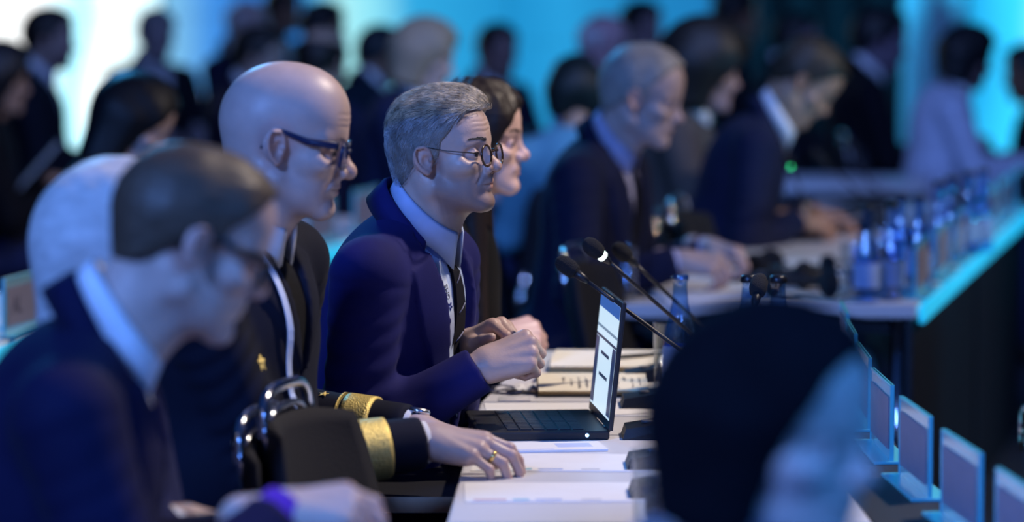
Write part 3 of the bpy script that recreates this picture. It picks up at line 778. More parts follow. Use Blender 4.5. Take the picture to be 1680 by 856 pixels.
def LX(y): return float(np.interp(y, [3.95,5.4,6.23,6.9,7.37,7.8], [-.125,-.095,-.082,-.057,-.01,.045]))
def RX(y): return float(np.interp(y, [3.95,4.9,5.34,5.76,6.2,7.0,7.8], [.74,.69,.66,.638,.625,.65,.70]))
def near_tab(y0, y1, label): return table([(LX(y0),y0),(RX(y0)-.13,y0),(RX(y1)-.13,y1),(LX(y1),y1)], label)
near_tab(4.02, 5.36, 'white conference table under the hand of the man with purple cuff')
near_tab(5.37, 6.855, 'white conference table carrying the open laptop')
near_tab(6.865, 7.78, 'white conference table carrying the two open notebooks')
table([(.20,8.84),(.97,8.84),(1.34,10.6),(.62,10.75)], 'white conference table with papers under the hands of the leaning grey-haired man')
table([(.63,10.77),(1.35,10.62),(1.72,12.4),(1.05,12.7)], 'white conference table in front of the man with bowed head')
table([(.98,13.72),(1.52,13.62),(1.60,14.22),(1.05,14.32)], 'white conference table edge in front of the big man in black')
table([(-1.95,6.6),(-1.42,6.5),(-1.09,8.0),(-1.62,8.2)], 'white conference table with sharp name plates on its edge')
table([(-1.60,8.22),(-1.08,8.02),(-.90,9.0),(-1.40,9.2)], 'white conference table short of the black-haired woman looking down')
table([(-1.03,9.10),(-.895,9.02),(-.715,9.9),(-.85,10.0)], 'narrow white table strip in front of the black-haired woman looking down')
table([(-1.20,10.12),(-.71,9.92),(-.30,11.8),(-.82,12.0)], 'white conference table behind the bald officer and the grey-haired man')
# dark ledges that carry the name plates
def ledge(L, z0, z1, label):
    m = MB(); V = []; 
    for x0, x1, y in L: V += [(x0,y,z0),(x1,y,z0),(x1,y,z1),(x0,y,z1)]
    F = [(3,2,1,0), tuple(len(V)-4+k for k in range(4))]
    for i in range(len(L)-1):
        for k in range(4): F.append((i*4+k, i*4+(k+1)%4, (i+1)*4+(k+1)%4, (i+1)*4+k))
    o = m.add(V, F, False).build('plate_ledge', M_skirt); tag(o, label, 'ledge'); return o
ledge([(RX(y)-.122, RX(y)+.03, y) for y in (4.02,4.9,5.34,5.76,6.2,7.0,7.78)], .0, .735, 'dark ledge carrying the name plates in front of the laptop table')
# ------------------------------------------------------------------ name plates
def nameplate(p, q, zb, label, words=None, h=.13, side=1):
    """stands along p->q (x,y); card faces the +normal"""
    p = Vector((*p,0)); q = Vector((*q,0)); d = q-p; L = d.length; ang = math.atan2(d.y, d.x)
    r = empty('name_plate', ((p.x+q.x)/2, (p.y+q.y)/2, zb), ang); tag(r, label, 'name plate', 'name plates along the table edges')
    MB().box(-L/2, L/2, -.002, .002, .004, h, .0008).build('acrylic_sheet', M_acryl, r)
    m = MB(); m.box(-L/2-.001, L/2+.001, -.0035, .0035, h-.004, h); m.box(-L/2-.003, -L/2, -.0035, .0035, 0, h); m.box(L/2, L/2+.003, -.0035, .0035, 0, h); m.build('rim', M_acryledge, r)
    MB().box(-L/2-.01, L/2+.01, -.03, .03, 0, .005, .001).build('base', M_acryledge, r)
    c = MB().box(-L/2+.015, L/2-.015, -.0045, -.0028, .022, h-.022).build('card', M_card, r)
    MB().box(-L/2+.015, L/2-.015, .0028, .0045, .022, h-.022).build('card', M_card, r)
    if words:
        me = text_mesh(words[0], .055); o = link('lettering', me, M_ink, c); o.rotation_euler = (R(90),0,0); o.location = (words[1], -.0047, h/2)
    return r
nm = ['beside the row of empty seats','second in the row on the laptop table','third in the row on the laptop table']
for y, lab in ((4.92,'clear name plate at the empty front end of the laptop row'),(5.34,'blank-backed name plate nearest the inner chair with chrome handle'),(5.76,'blank-backed name plate standing next past the one by the inner chair'),
               (6.18,'name plate in front of the laptop table, across from the bald officer'),(6.60,'name plate across from the grey-haired man in round glasses'),(7.02,'name plate across from the blue-lit glass bottle'),(7.42,'name plate at the far end of the notebook table')):
    nameplate((RX(y-.135)-.005, y-.135), (RX(y+.135)-.010, y+.135), .7355, lab)
for i, (y0, lab, wd) in enumerate(((7.62,'sharp name plate ending in the letters GH',('GH', .09)),(8.02,'sharp name plate with letters AL beside the silver-haired woman',('AL', -.06)),(8.45,'name plate hidden past the silver-haired woman',None),(8.9,'name plate below the black-haired woman',None),
        (9.6,'cyan-edged name plate behind the bald officer\'s chin',None),(10.1,'cyan-edged name plate just past the bald officer\'s chin',None),(10.6,'cyan-edged name plate in front of the grey-haired man\'s collar',None),(11.1,'cyan-edged name plate behind the shoulder of the man in round glasses',None))):
    ex = lambda y: float(np.interp(y, [6.5,8.0,9.9,11.8,13.6], [-1.42,-1.09,-.72,-.30,.22]))-.02
    nameplate((ex(y0), y0), (ex(y0+.27), y0+.27), .742, lab, wd)
for i in range(9):
    y0 = 8.95+i*.52; ex = lambda y: float(np.interp(y, [8.84,10.6,12.4,14.2], [.97,1.34,1.72,2.35]))-.015
    if y0 < 12.1: nameplate((ex(y0), y0), (ex(y0+.34), y0+.34), .742, 'cyan-lit name plate on the far curved table edge, %s from its near corner' % ['first','second','third','fourth','fifth','sixth','seventh','eighth','ninth'][i], None, .135)
# acrylic rails along the table fronts, cyan glow put into the material
def rail(pts, label):
    m = MB(); P = [Vector((x,y,z)) for x,y,z in pts]
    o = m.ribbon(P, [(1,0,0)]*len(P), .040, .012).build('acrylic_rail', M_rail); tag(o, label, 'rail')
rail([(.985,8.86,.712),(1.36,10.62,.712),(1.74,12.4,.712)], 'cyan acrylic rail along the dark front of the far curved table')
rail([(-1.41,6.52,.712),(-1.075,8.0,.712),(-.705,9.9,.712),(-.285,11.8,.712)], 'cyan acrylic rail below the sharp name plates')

# ------------------------------------------------------------------ chairs
def make_chair():
    r = empty('conference_chair'); tag(r, 'x', 'chair')
    V = []; n, k = 16, 14
    def bp(u, t):    # backrest point: u -1..1 across, t 0..1 up
        wv = .215*(1-.10*t)*(1-max(0, t-.72)**2*1.6); y = u*wv; z = .49+.36*t-.035*abs(u)**3*max(0, t-.55)
        return Vector((-.225-.075*t+.05*abs(u)**2, y, z))
    for side, o_ in ((0,0.0),(1,-.032)):
        for i in range(k+1):
            for j in range(n+1): p = bp(-1+2*j/n, i/k); V.append((p.x+o_*(1-.55*abs(-1+2*j/n)**6)*(1-.5*(i/k)**8), p.y, p.z))
    F = []; Wn = n+1; N = (k+1)*Wn
    for i in range(k):
        for j in range(n):
            a = i*Wn+j; F.append((a,a+1,a+Wn+1,a+Wn)); F.append((N+a+Wn,N+a+Wn+1,N+a+1,N+a))
    for j in range(n): F += [(j+1,j,N+j,N+j+1), (k*Wn+j,k*Wn+j+1,N+k*Wn+j+1,N+k*Wn+j)]
    for i in range(k): F += [(i*Wn,(i+1)*Wn,N+(i+1)*Wn,N+i*Wn), ((i+1)*Wn+n,i*Wn+n,N+i*Wn+n,N+(i+1)*Wn+n)]
    MB().add(V, F).build('backrest', M_chair, r)
    m = MB(); m.box(-.215, .21, -.21, .21, .400, .452, .022, seg=3); m.sm = [True]*len(m.f); m.build('seat', M_chair, r)
    # chrome handle: an arched bow over the back and its inner lip
    def bow(w0, z0, z1, xo, rad):
        pts = [(-.285+xo, -w0, z0-.04), (-.290+xo, -w0, z0)]
        for i in range(13):
            a = math.pi*i/12; c = -math.cos(a); pts.append((-.296+xo-.004*math.sin(a), w0*math.copysign(abs(c)**.6, c), z0+(z1-z0)*math.sin(a)**.6))
        pts += [(-.290+xo, w0, z0), (-.285+xo, w0, z0-.04)]
        return MB().tube(pts, rad, 10)
    bow(.110, .825, .893, -.008, .0090).build('handle', M_chrome, r)
    bow(.082, .822, .862, -.006, .0065).build('handle_lip', M_chrome, r)
    for s in (-1,1):
        MB().tube([(-.30,s*.215,.0),(-.255,s*.222,.30),(-.245,s*.220,.455),(-.262,s*.195,.56)], .011, 10).build('rear_leg', M_chrome, r)
        MB().tube([(.235,s*.215,.0),(.20,s*.218,.25),(.175,s*.220,.43),(.10,s*.222,.455),(-.24,s*.224,.455)], .011, 10).build('front_leg', M_chrome, r)
    return r
chair0 = make_chair(); _cu = [False]
def chair(x, y, ang, label, z=0, group='conference chairs along the tables'):
    o = chair0 if not _cu[0] else copy_tree(chair0); _cu[0] = True
    o.location = (x,y,z); o.rotation_euler = (0,0,R(ang)); tag(o, label, 'chair', group); return o

# ------------------------------------------------------------------ the people in the near row
FAIR = ('fair', (.52,.37,.32)); PINK = ('pink', (.50,.37,.34)); TAN = ('tan', (.40,.24,.16)); BROWN = ('brown', (.26,.14,.09))
NAVY = ('navy_suit', (.013,.014,.105)); DARK = ('dark_suit', (.008,.009,.016)); MID = ('midnight_suit', (.010,.013,.040)); BLACK = ('black_knit', (.0025,.0025,.004))
WHITE = ('white_shirt', (.72,.74,.80)); LBLUE = ('light_blue_shirt', (.42,.52,.78)); SILK = ('dark_tie', (.005,.005,.011))
def thin_glass(name, tint=(.95,.96,.98), ior=1.5):
    m = bpy.data.materials.new(name); m.use_nodes = True; nt = m.node_tree; nt.nodes.remove(nt.nodes['Principled BSDF'])
    t = nt.nodes.new('ShaderNodeBsdfTransparent'); g = nt.nodes.new('ShaderNodeBsdfGlossy'); g.inputs['Roughness'].default_value = .03; t.inputs[0].default_value = (*tint,1)
    lw = nt.nodes.new('ShaderNodeLayerWeight'); lw.inputs[0].default_value = .5; pw = nt.nodes.new('ShaderNodeMath'); pw.operation = 'POWER'; pw.inputs[1].default_value = 2.5; ml = nt.nodes.new('ShaderNodeMath'); ml.operation = 'MULTIPLY_ADD'; ml.inputs[1].default_value = .6; ml.inputs[2].default_value = (ior-1)**2*.16
    mx = nt.nodes.new('ShaderNodeMixShader'); L = nt.links.new; L(lw.outputs['Facing'], pw.inputs[0]); L(pw.outputs[0], ml.inputs[0]); L(ml.outputs[0], mx.inputs[0]); L(t.outputs[0], mx.inputs[1]); L(g.outputs[0], mx.inputs[2])
    L(mx.outputs[0], nt.nodes['Material Output'].inputs[0]); return m
M_lens = thin_glass('spectacle_lens')
M_glass = thin_glass('thin_clear_glass', (.90,.94,.98), 1.6); M_bglass = thin_glass('thin_blue_lit_glass', (.50,.72,1), 1.9)  # bottles are clear glass, their blue reflections put into the tint
def seat(pi, label, dx=0, rot=0):
    o = pi['org']; return chair(o[0]+dx, o[1], math.degrees(math.atan2(pi['Rb'][1,0], pi['Rb'][0,0]))+rot, label)

# grey-haired man in round glasses: in focus
G = person('grey-haired man in round tortoiseshell glasses and navy suit with clasped hands', (697,265), 6.42, -21, 1, -6, 15, near_ear=True, hs=.945, vw=.085,
    hp=dict(stubble=.95, top=.013, side=.0035, brow=.75, browc=(.40,.36,.36), hairline=-.004, wrinkle=1, browk=.45, cz=1.13, cb=1.14, nose=1.03), hairc=('steel_grey', (.20,.18,.165)), skinc=FAIR, jacket=NAVY, shirt=LBLUE, tie=SILK, trouser=NAVY,
    res=(.0045,.0019,.0022), wr=at(795,600,6.36), wl=at(772,566,6.52), eyes=True, cuffs=False, colz=.010, headfwd=.022,
    hr=dict(x=(.84,.42,.34), z=(.05,-.80,.55), curl=[(72,95,45),(76,98,45),(80,98,45),(82,96,45)], spread=1, thumb=[(.020,.022,-.010),(.048,.036,-.030),(.070,.030,-.048),(.088,.014,-.056)]),
    hl=dict(x=(.85,-.30,.42), z=(-.40,.35,.85), curl=[(50,80,40),(58,84,40),(62,86,40),(66,86,40)], spread=1), pole=((-.55,-.25,-1),(-.3,.5,-1)))
M_tort = mat('tortoiseshell', (.055,.028,.014), .18, spec=.6, var=.7, vscale=160)
glasses(G, 'round', M_tort, M_lens, mat('dark_wire', (.05,.045,.04), .3, metal=1), zoff=-.001, size=.90, fx=.004)
# combed strands
f = G['hair_f']; Hh, Rhh = G['H'], G['Rh']
rs = np.random.RandomState(3)
cand = rs.uniform((-.12,-.09,-.05), (.11,.09,.16), (170000,3)); v = f(cand); cand = cand[np.abs(v) < .004]
cand = cand[~((np.abs(cand[:,1]) > .066) & (cand[:,0] > -.032) & (cand[:,0] < .022) & (cand[:,2] < .030))]; cand = cand[rs.rand(len(cand)) > .75*np.clip((cand[:,0]-.01)/.03,0,1)*(cand[:,2] < .06)][:22000]
top = np.clip((cand[:,2]-.055)/.045, 0, 1)
D = top[:,None]*(A(-.95,-.25,.30)+np.c_[np.zeros(len(cand)), cand[:,1]*3+.25*np.sin(cand[:,0]*70), .25*np.sin(cand[:,0]*95+cand[:,1]*60)])+(1-top)[:,None]*A(-.5,0,-.85)+rs.normal(size=(len(cand),3))*.13
V, Q = strands(f, cand-0, D, .008+.043*top*rs.uniform(.4,1.1,len(cand)), .00024, 5, 5, .04)
me = np_mesh('hair_strands', V @ Rhh.T+Hh, Q)
me.polygons.foreach_set('material_index', np.repeat((top > .55).astype(np.int32), 15))
for i_, (nm_, cc) in enumerate((('silver', (.52,.54,.58)),('warm_lit_top', (.66,.56,.42)))): me.materials.append(mat('strand_'+nm_, cc, .38, spec=.5, var=.55, vscale=45))  # warm light on top and cool light at the sides put into strand colours
o = bpy.data.objects.new('hair_strands', me); COL.objects.link(o); o.parent = G['hair']; o['kind'] = 'stuff'
# lanyard with print
M_lan = mat('lanyard_white', (.66,.74,.90), .6, bump=.2, bscale=500)
T = G['T']
lo_, pts, nrm = lanyard(G, [(-.064+.056*(i/15)**.8, T-.036-.266*i/15) for i in range(16)], M_lan, .021, off=.005)
def on_ribbon(pts, nrm, i, me, m, parent, s=1, rot=0, lift=.0012, along=0.0):
    p = pts[i].lerp(pts[i+1], along); t = (pts[i+1]-pts[i]).normalized(); n_ = nrm[i].normalized(); b = n_.cross(t).normalized(); n_ = t.cross(b)
    Mx = Matrix((( t.x, b.x, n_.x, 0),(t.y, b.y, n_.y, 0),(t.z, b.z, n_.z, 0),(0,0,0,1))); Mx.translation = p+n_*lift
    for q in me.vertices: q.co = Mx @ (Matrix.Rotation(rot,4,'Z') @ q.co)
    return link('lettering', me, m, parent)
sgn = 1 if True else -1
on_ribbon(pts, nrm, 3, text_mesh('GMS', .014), M_ink, lo_, rot=math.pi)
m = MB()
for k in range(5):
    a = 2*math.pi*k/5; Mx = Matrix.Translation((.0048*math.cos(a), .0048*math.sin(a), 0)) @ Matrix.Rotation(a, 4, 'Z') @ Matrix.Diagonal((1.5,.9,1,1)); m.lathe([(.0021,-.0002),(.0021,.0003)], 8, Mx)
me = m.mesh('emblem'); e = on_ribbon(pts, nrm, 4, me, mat('emblem_blue', (.02,.04,.30), .5), lo_, along=.35); e.name = 'emblem'
for k in range(4):   # light stripes of the tie
    p1 = G['front'](-.012, T-.075-.05*k, .009, G['f_shirt']); p2 = G['front'](.014, T-.060-.05*k, .009, G['f_shirt'])
    MB().tube([p1, (p1+p2)/2+Vector((.001,0,0)), p2], .0013, 6, flat=.5).build('stripe', mat('tie_stripe', (.25,.26,.42), .6), G['tie'])
seat(G, 'dark upholstered chair under the man in round glasses')

# bald officer
B = person('bald officer in dark uniform and thick blue glasses typing on the laptop', (452,243), 5.78, -24, 22, 9, 6, near_ear=True, hs=1.03, style=None,
    hp=dict(back=.95, brow=.25, stubble=.15, fat=1.06, neck=1.12, browc=(.6,.55,.53), nose=1.1, wrinkle=1), skinc=PINK, jacket=('uniform_black', (.007,.009,.022)), shirt=WHITE, tie=('black_tie', (.005,.005,.007)), trouser=DARK, vneck=.60, vw=.052,
    res=(.005,.0021,.0023), arml=(.33,.27), wr=at(704,724,5.86), wl=at(682,704,6.13), eyes=True, headfwd=.05, belly=1.08, wide=1.05,
    hr=dict(x=(1,.25,-.10), z=(.10,-.35,.95), curl=[(18,36,20),(22,42,22),(27,44,24),(32,46,24)], spread=3, thumb=[(.020,.022,-.010),(.050,.040,-.026),(.080,.040,-.040),(.104,.034,-.048)]),
    hl=dict(x=(1,-.1,-.12), z=(.1,.2,1), curl=TYPE), pole=((-.25,-.15,-1),(-.3,.5,-1)))
M_blueframe = mat('blue_acetate', (.010,.016,.055), .25, spec=.6)
glasses(B, 'square', M_blueframe, M_lens, zoff=.001, size=1.05)
def on_sleeve(pi, s, t0, t1, r_extra, m, name, parent, squash=1):
    E, W = pi['E'][s], pi['W'][s]; u = W-E; L = np.linalg.norm(u); u = u/L; q = Vector(u).to_track_quat('Z','Y').to_matrix().to_4x4(); q.translation = Vector(E)
    rr = lambda t: .056+(.041-.056)*t+r_extra
    prof = [(rr(t0)-.004, t0*L), (rr(t0), t0*L+.001)]+[(rr(t0+(t1-t0)*i/6), (t0+(t1-t0)*i/6)*L) for i in range(1,6)]+[(rr(t1), t1*L-.001), (rr(t1)-.004, t1*L)]
    return MB().lathe(prof, 32, q, caps=False).build(name, m, parent)
for s in (-1,1):
    on_sleeve(B, s, .55, .74, .0045, M_gold, 'cuff_braid', B['jacket']); on_sleeve(B, s, .515, .532, .0042, M_gold, 'cuff_braid', B['jacket'])
def star(r1, r2, th):
    m = MB(); n = 10; P = [((r1 if i % 2 == 0 else r2)*math.cos(math.pi*i/5+math.pi/2), (r1 if i % 2 == 0 else r2)*math.sin(math.pi*i/5+math.pi/2)) for i in range(n)]
    v = [(x,y,0) for x,y in P]+[(0,0,th)]; return m.add(v, [(i,(i+1)%n,n) for i in range(n)]+[tuple(range(n-1,-1,-1))], False)
def sleeve_star(pi, s, t, out):
    E, W = pi['E'][s], pi['W'][s]; u = Vector(W-E).normalized(); c = Vector(E)+(Vector(W-E))*t; n_ = Vector(out); n_ = (n_-u*n_.dot(u)).normalized(); b = n_.cross(u)
    r_ = .056-.015*t+.001; m = star(.0105,.0045,.002); Mx = Matrix(((u.x,b.x,n_.x,0),(u.y,b.y,n_.y,0),(u.z,b.z,n_.z,0),(0,0,0,1))); Mx.translation = c+n_*r_
    m.v = [tuple(Mx @ Vector(q)) for q in m.v]; m.build('sleeve_star', M_gold, pi['jacket'])
sleeve_star(B, -1, .40, (0,-1,.45)); sleeve_star(B, 1, .40, (0,-.3,1))
T = B['T']
cord, pts, nrm = lanyard(B, [(-.072+.040*(i/17), T-.02-.29*i/17) for i in range(18)], M_lan, .012)
k = pts[-1]; dn = (pts[-1]-pts[-2]).normalized()
M_clip = mat('pale_clip', (.75,.85,.95), .3)
m = MB(); m.tube([k, k+dn*.012, k+dn*.016+Vector((.006,0,0)), k+dn*.030+Vector((.005,0,0)), k+dn*.036, k+dn*.028+Vector((-.005,0,0)), k+dn*.018+Vector((-.004,0,0))], .0028, 8)
m.lathe([(.004,-.006),(.006,0),(.004,.006)], 10, Matrix.Translation(k)); m.build('clip', M_clip, cord)
fr_ = B['front']; MB().tube([fr_(-.030,T-.335,.006), fr_(-.018,T-.39,.008), fr_(-.008,T-.44,.010), fr_(-.004,T-.49,.012)], .0016, 6).build('cord_end', M_lan, cord)
p = fr_(-.112, T-.205, .002); m = star(.016,.009,.003); n_ = (fr_(-.10,T-.205)-fr_(-.124,T-.205)).cross(fr_(-.112,T-.19)-fr_(-.112,T-.22)).normalized()
Mx = n_.to_track_quat('Z','Y').to_matrix().to_4x4(); Mx.translation = p; m.v = [tuple(Mx @ Vector(q)) for q in m.v]; m.build('chest_badge', M_gold, B['jacket'])
# ring and watch
(fr0, fs) = B['hands'][-1]; a, b = fs[2][0], fs[2][1]; c = a*.45+b*.55; u = Vector(fr0[1] @ (b-a)); q = u.to_track_quat('Z','Y').to_matrix().to_4x4(); q.translation = Vector(fr0[1] @ c+fr0[0])
MB().lathe([(.0097,-.003),(.0108,-.003),(.0112,0),(.0108,.003),(.0097,.003)], 20, q, caps=False).build('ring', M_ring, B['root'])
(fr0, fs) = B['hands'][1]; q = Vector(fr0[1][:,0]).to_track_quat('Z','Y').to_matrix().to_4x4(); q.translation = Vector(fr0[0]+fr0[1][:,0]*.0)
wt = MB().lathe([(.028,-.010),(.031,-.010),(.031,.010),(.028,.010)], 24, q, caps=False).build('watch', M_cover, B['root'])
zq = Vector(fr0[1][:,2]).to_track_quat('Z','Y').to_matrix().to_4x4(); zq.translation = Vector(fr0[0]+fr0[1][:,2]*.027); MB().lathe([(.018,0),(.019,.004),(.017,.009)], 24, zq).build('watch_case', M_steel, wt)
seat(B, 'dark upholstered chair under the bald officer')

# man in the foreground of the row, head bent
Fm = person('brown-haired man in glasses and navy suit looking down, purple cuff at his hand', (322,408), 4.50, 2, 14, 22, 17, near_ear=True, hs=1.0,
    hp=dict(top=.010, side=.006, stubble=.3, brow=.5, hairline=.004, cz=1.12), hairc=('brown_grey', (.075,.048,.034)), skinc=('fair_b', (.55,.38,.33)), jacket=('deep_navy_suit', (.006,.006,.034)), shirt=WHITE, trouser=DARK,
    res=(.007,.003,.003), wr=at(462,842,4.52), wl=at(430,880,4.80), headfwd=.085, wide=1.08, belly=1.08,
    hr=dict(x=(1,.15,.10), z=(-.2,-.45,.9), curl=[(34,40,20),(50,56,26),(62,66,30),(66,66,30)], spread=3), hl=dict(x=(1,-.3,-.1), curl=FIST))
glasses(Fm, 'square', mat('dark_acetate', (.012,.012,.016), .3), M_lens, size=.92)
on_sleeve(Fm, -1, .90, 1.04, -.006, fabric('purple', (.12,.03,.36)), 'purple_cuff', Fm['shirt'])
seat(Fm, 'dark upholstered chair under the man with purple cuff')

# silver-haired woman beside him
Wm = person('silver-haired woman with bobbed hair half hidden behind the bowed man in glasses', (185,430), 5.05, -2, 0, 6, 0, hs=.97, style='bob', hp=dict(vol=.018, len=.125, fat=.94, neck=.85),
    hairc=('silver', (.52,.50,.50)), skinc=FAIR, jacket=('navy_dress', (.012,.016,.065)), lapel=False, collar=False, res=(.010,.004,.004), wide=.9, wr=at(300,860,5.0), wl=at(300,860,5.2), hr=dict(curl=GRIP), hl=dict(curl=GRIP))
seat(Wm, 'dark upholstered chair under the silver-haired woman')

# long-haired woman beyond the grey-haired man
Lw = person('dark-haired woman in black with long straight hair beside the man in round glasses', (776,238), 7.42, -6, 2, 0, 8, hs=.96, style='long', hp=dict(vol=.013, len=.10, tail=.36, fat=.94, neck=.82, brow=.8, fringe=-.004),
    hairc=('near_black', (.014,.008,.007)), skinc=('fair_c', (.66,.44,.38)), jacket=BLACK, trouser=BLACK, lapel=False, collar=False, res=(.008,.0028,.003), wide=.90, eyes=True, wr=at(818,556,7.30), wl=at(815,556,7.52), cuffs=False,
    hr=dict(arm=1, z=(.3,-.50,.8), curl=GRIP), hl=dict(arm=1, z=(.3,.3,.9), curl=GRIP))
seat(Lw, 'dark upholstered chair under the long-haired woman in black')

# grey-haired man at the next table
Nm = person('grey-haired man in dark suit and tie reading papers at the next table', (1040,165), 9.20, -22, 12, 14, 14, hs=1.04, near_ear=True, hp=dict(top=.009, side=.006, fat=1.0, hairline=.012, brow=.4), hairc=('ash_grey', (.30,.28,.26)),
    skinc=PINK, jacket=MID, shirt=('lavender_shirt', (.46,.46,.66)), tie=SILK, trouser=MID, res=(.008,.0038,.0038), headfwd=.06, wr=at(1118,428,9.05), wl=at(1165,408,9.40),
    hr=dict(x=(1,.25,-.08), z=(0,-.45,.9), curl=GRIP), hl=dict(x=(1,-.2,-.1), z=(0,.2,1), curl=GRIP))
seat(Nm, 'dark upholstered chair under the grey-haired man reading papers')

# man with bowed head further on
Pm = person('man with bowed head, short brown hair and bright white collar writing at the far table', (1313,136), 10.75, -4, 0, 40, 26, hs=1.02, near_ear=True, hp=dict(top=.012, side=.006, brow=.5), hairc=('dark_brown', (.028,.022,.015)), skinc=TAN,
    jacket=MID, shirt=WHITE, trouser=MID, res=(.009,.0045,.0045), headfwd=.07, wr=at(1310,362,10.8), wl=at(1330,350,11.1), hr=dict(x=(1,.2,-.15), z=(0,-.4,.9), curl=GRIP))
seat(Pm, 'dark upholstered chair under the man with bowed head')

# dark-haired person close to the camera
Zm = person('dark-haired person in pale blue top seen close from behind', (1252,722), 3.50, -12, -16, 4, 4, hs=1.0, style='bob', hp=dict(vol=.008, len=.065, fringe=.0, neck=.9), hairc=('blue_black', (.006,.006,.010)), skinc=('fair_d', (.62,.48,.45)),
    jacket=('pale_blue_top', (.25,.42,.70)), lapel=False, collar=False, res=(.010,.005,.006), wr=at(1500,1150,3.45), wl=at(1480,1150,3.72))
seat(Zm, 'dark upholstered chair under the dark-haired person seen close from behind')

sb = empty('shelf_board', (.05,6.42,0)); MB().box(-.28,.40,-.33,.36,.648,.672).build('board', M_black, sb); MB().box(-.28,.40,-.334,-.330,.648,.674).build('bare_edge', M_wood, sb)
for sx in (-.02,.36): MB().box(sx-.015,sx+.015,-.25,.28,.672,.7395-.034).build('spacer', M_black, sb)
tag(sb, 'black shelf board with bare plywood edge under the laptop table', 'shelf')
# empty chairs in view
chair(-.045, 5.44, -15, 'empty dark chair with bright chrome handle, upper of the nested pair beside the bald officer', .035)
chair(-.080, 5.42, -15, 'empty dark chair with chrome handle, lower of the nested pair beside the bald officer')
chair(.44, 8.6, -16, 'empty dark chair with blue-lit chrome handle before the next table')
chair(.70, 9.88, -14, 'empty chrome-handled chair between the grey-haired reader and the man with bowed head')
chair(.745, 9.88, -14, 'empty chrome-handled chair nested against another behind the grey-haired reader', .035)
chair(1.08, 5.45, 0, 'empty chair with chrome handle on the inner side of the name plates')
chair(-1.55, 9.0, 10, 'dark chair with chrome handle behind the black-haired woman looking down')

# ------------------------------------------------------------------ table things
ZT = .7405
def slab(name, c, ang, sx, sy, h, m, label, cat, group=None, prints=(), z=ZT, pm=None):
    r = empty(name, (c[0], c[1], z), R(ang)); MB().box(-sx/2, sx/2, -sy/2, sy/2, 0, h).build('sheet', m, r)
    for (x0,x1,y0,y1,k) in prints: MB().box(x0,x1,y0,y1,h,h+.0002).build('print', k, r)
    tag(r, label, cat, group); return r
M_pblue = mat('print_blue', (.10,.22,.55), .6); M_pteal = mat('print_teal', (.18,.45,.60), .6); M_pred = mat('print_red', (.50,.25,.25), .6); M_pgrey = mat('print_grey', (.35,.36,.42), .6)
M_pale = mat('print_pale_blue', (.50,.58,.85), .6)
def prints(seed=0):
    return [(-.135,-.085,-.086,-.074,M_pred),(-.075,-.050,-.088,-.072,M_pteal),(-.040,.0,-.084,-.076,M_pblue),(.03,.06,-.084,-.076,M_pgrey),(-.14,.14,-.100,-.095,M_pale)]
slab('printed_sheet', (.10,6.74), 2, .297, .21, .0008, M_paper, 'printed sheet with coloured header beside the open notebook', 'paper', 'printed sheets on the tables', prints())
slab('printed_sheet', (.085,6.02), -2, .297, .21, .0008, M_paper, 'printed sheet with coloured header just in front of the laptop', 'paper', 'printed sheets on the tables', prints())
slab('printed_sheet', (.075,5.68), 1, .297, .21, .0008, M_paper, 'printed sheet with coloured header two sheets away from the laptop', 'paper', 'printed sheets on the tables', prints())
slab('printed_sheet', (.07,5.05), 0, .297, .21, .0008, M_paper, 'printed sheet at the empty end of the row', 'paper', 'printed sheets on the tables', prints())
slab('folded_leaflet', (.045,6.20), 8, .22, .105, .004, M_paper, 'folded white leaflet with blue edge below the laptop', 'leaflet', None, [(-.10,.02,-.045,-.038,M_pale),(.03,.09,-.02,.03,M_pale)])
slab('loose_page', (.30,7.16), 28, .21, .15, .0006, M_paper, 'loose handwritten page beside the microphone bases', 'paper', None, [(-.08+.03*i,-.077+.03*i,-.05,.05,M_pgrey) for i in range(5)])
slab('loose_page', (.29,6.88), 6, .12, .26, .0006, M_paper, 'pale blue loose page between notebook and microphone bases', 'paper')
slab('loose_page', (.30,7.50), -10, .20, .22, .0006, M_paper, 'loose page behind the tall drinking glass', 'paper')

def notebook(c, ang, cover, label, L=.21, W=.155, th=.016, write=True, pen=False):
    r = empty('open_notebook', (c[0],c[1],ZT), R(ang)); tag(r, label, 'notebook', 'open notebooks on the table')
    MB().box(-L/2-.004, L/2+.004, -W-.004, W+.004, 0, .004, .001).build('cover', cover, r)
    for s in (-1,1):
        V = []; n = 10
        for i in range(n+1):
            y = W*i/n; z = .004+th*(1-.55*(i/n)**2.2)*(.55+.45*min(1, i/1.2))
            V += [(-L/2, s*y, z), (L/2, s*y, z)]
        k = len(V); V += [(x,y,.004) for x,y,z in V]
        F = [(2*i,2*i+1,2*i+3,2*i+2) for i in range(n)]; m = MB()
        m.add(V[:k]+[], F); o = m.build('page', M_cream, r)
        m = MB(); m.add(V, [(k+2*i,k+2*i+2,k+2*i+3,k+2*i+1) for i in range(n)]+[(2*i,2*i+2,k+2*i+2,k+2*i) for i in range(n)]+[(2*i+1,k+2*i+1,k+2*i+3,2*i+3) for i in range(n)]+[(2*n,2*n+1,k+2*n+1,k+2*n)]); m.build('page_block', M_pageedge, r)
        if write and s < 0:
            m = MB(); rr = random.Random(4)
            for li in range(11):
                x = L/2-.016-.0145*li; ln = rr.choice((.06,.09,.11,.12,.04,.10)); y = -.015; pts = []
                while y > -.015-ln:
                    i = -y/W; z = .004+th*(1-.55*min(1,i)**2.2)+.0004; pts.append((x+rr.uniform(-.003,.003), y, z)); y -= .0022
                    if rr.random() < .12 or y <= -.015-ln:
                        if len(pts) > 2: m.tube(pts, .0007, 3)
                        pts = []; y -= .004
            w_ = m.build('handwriting', M_ink, r); w_['kind'] = 'stuff'
    if pen: pass
    return r
notebook((.155,7.095), 0, M_cover, 'open cream notebook with handwriting and black cover')
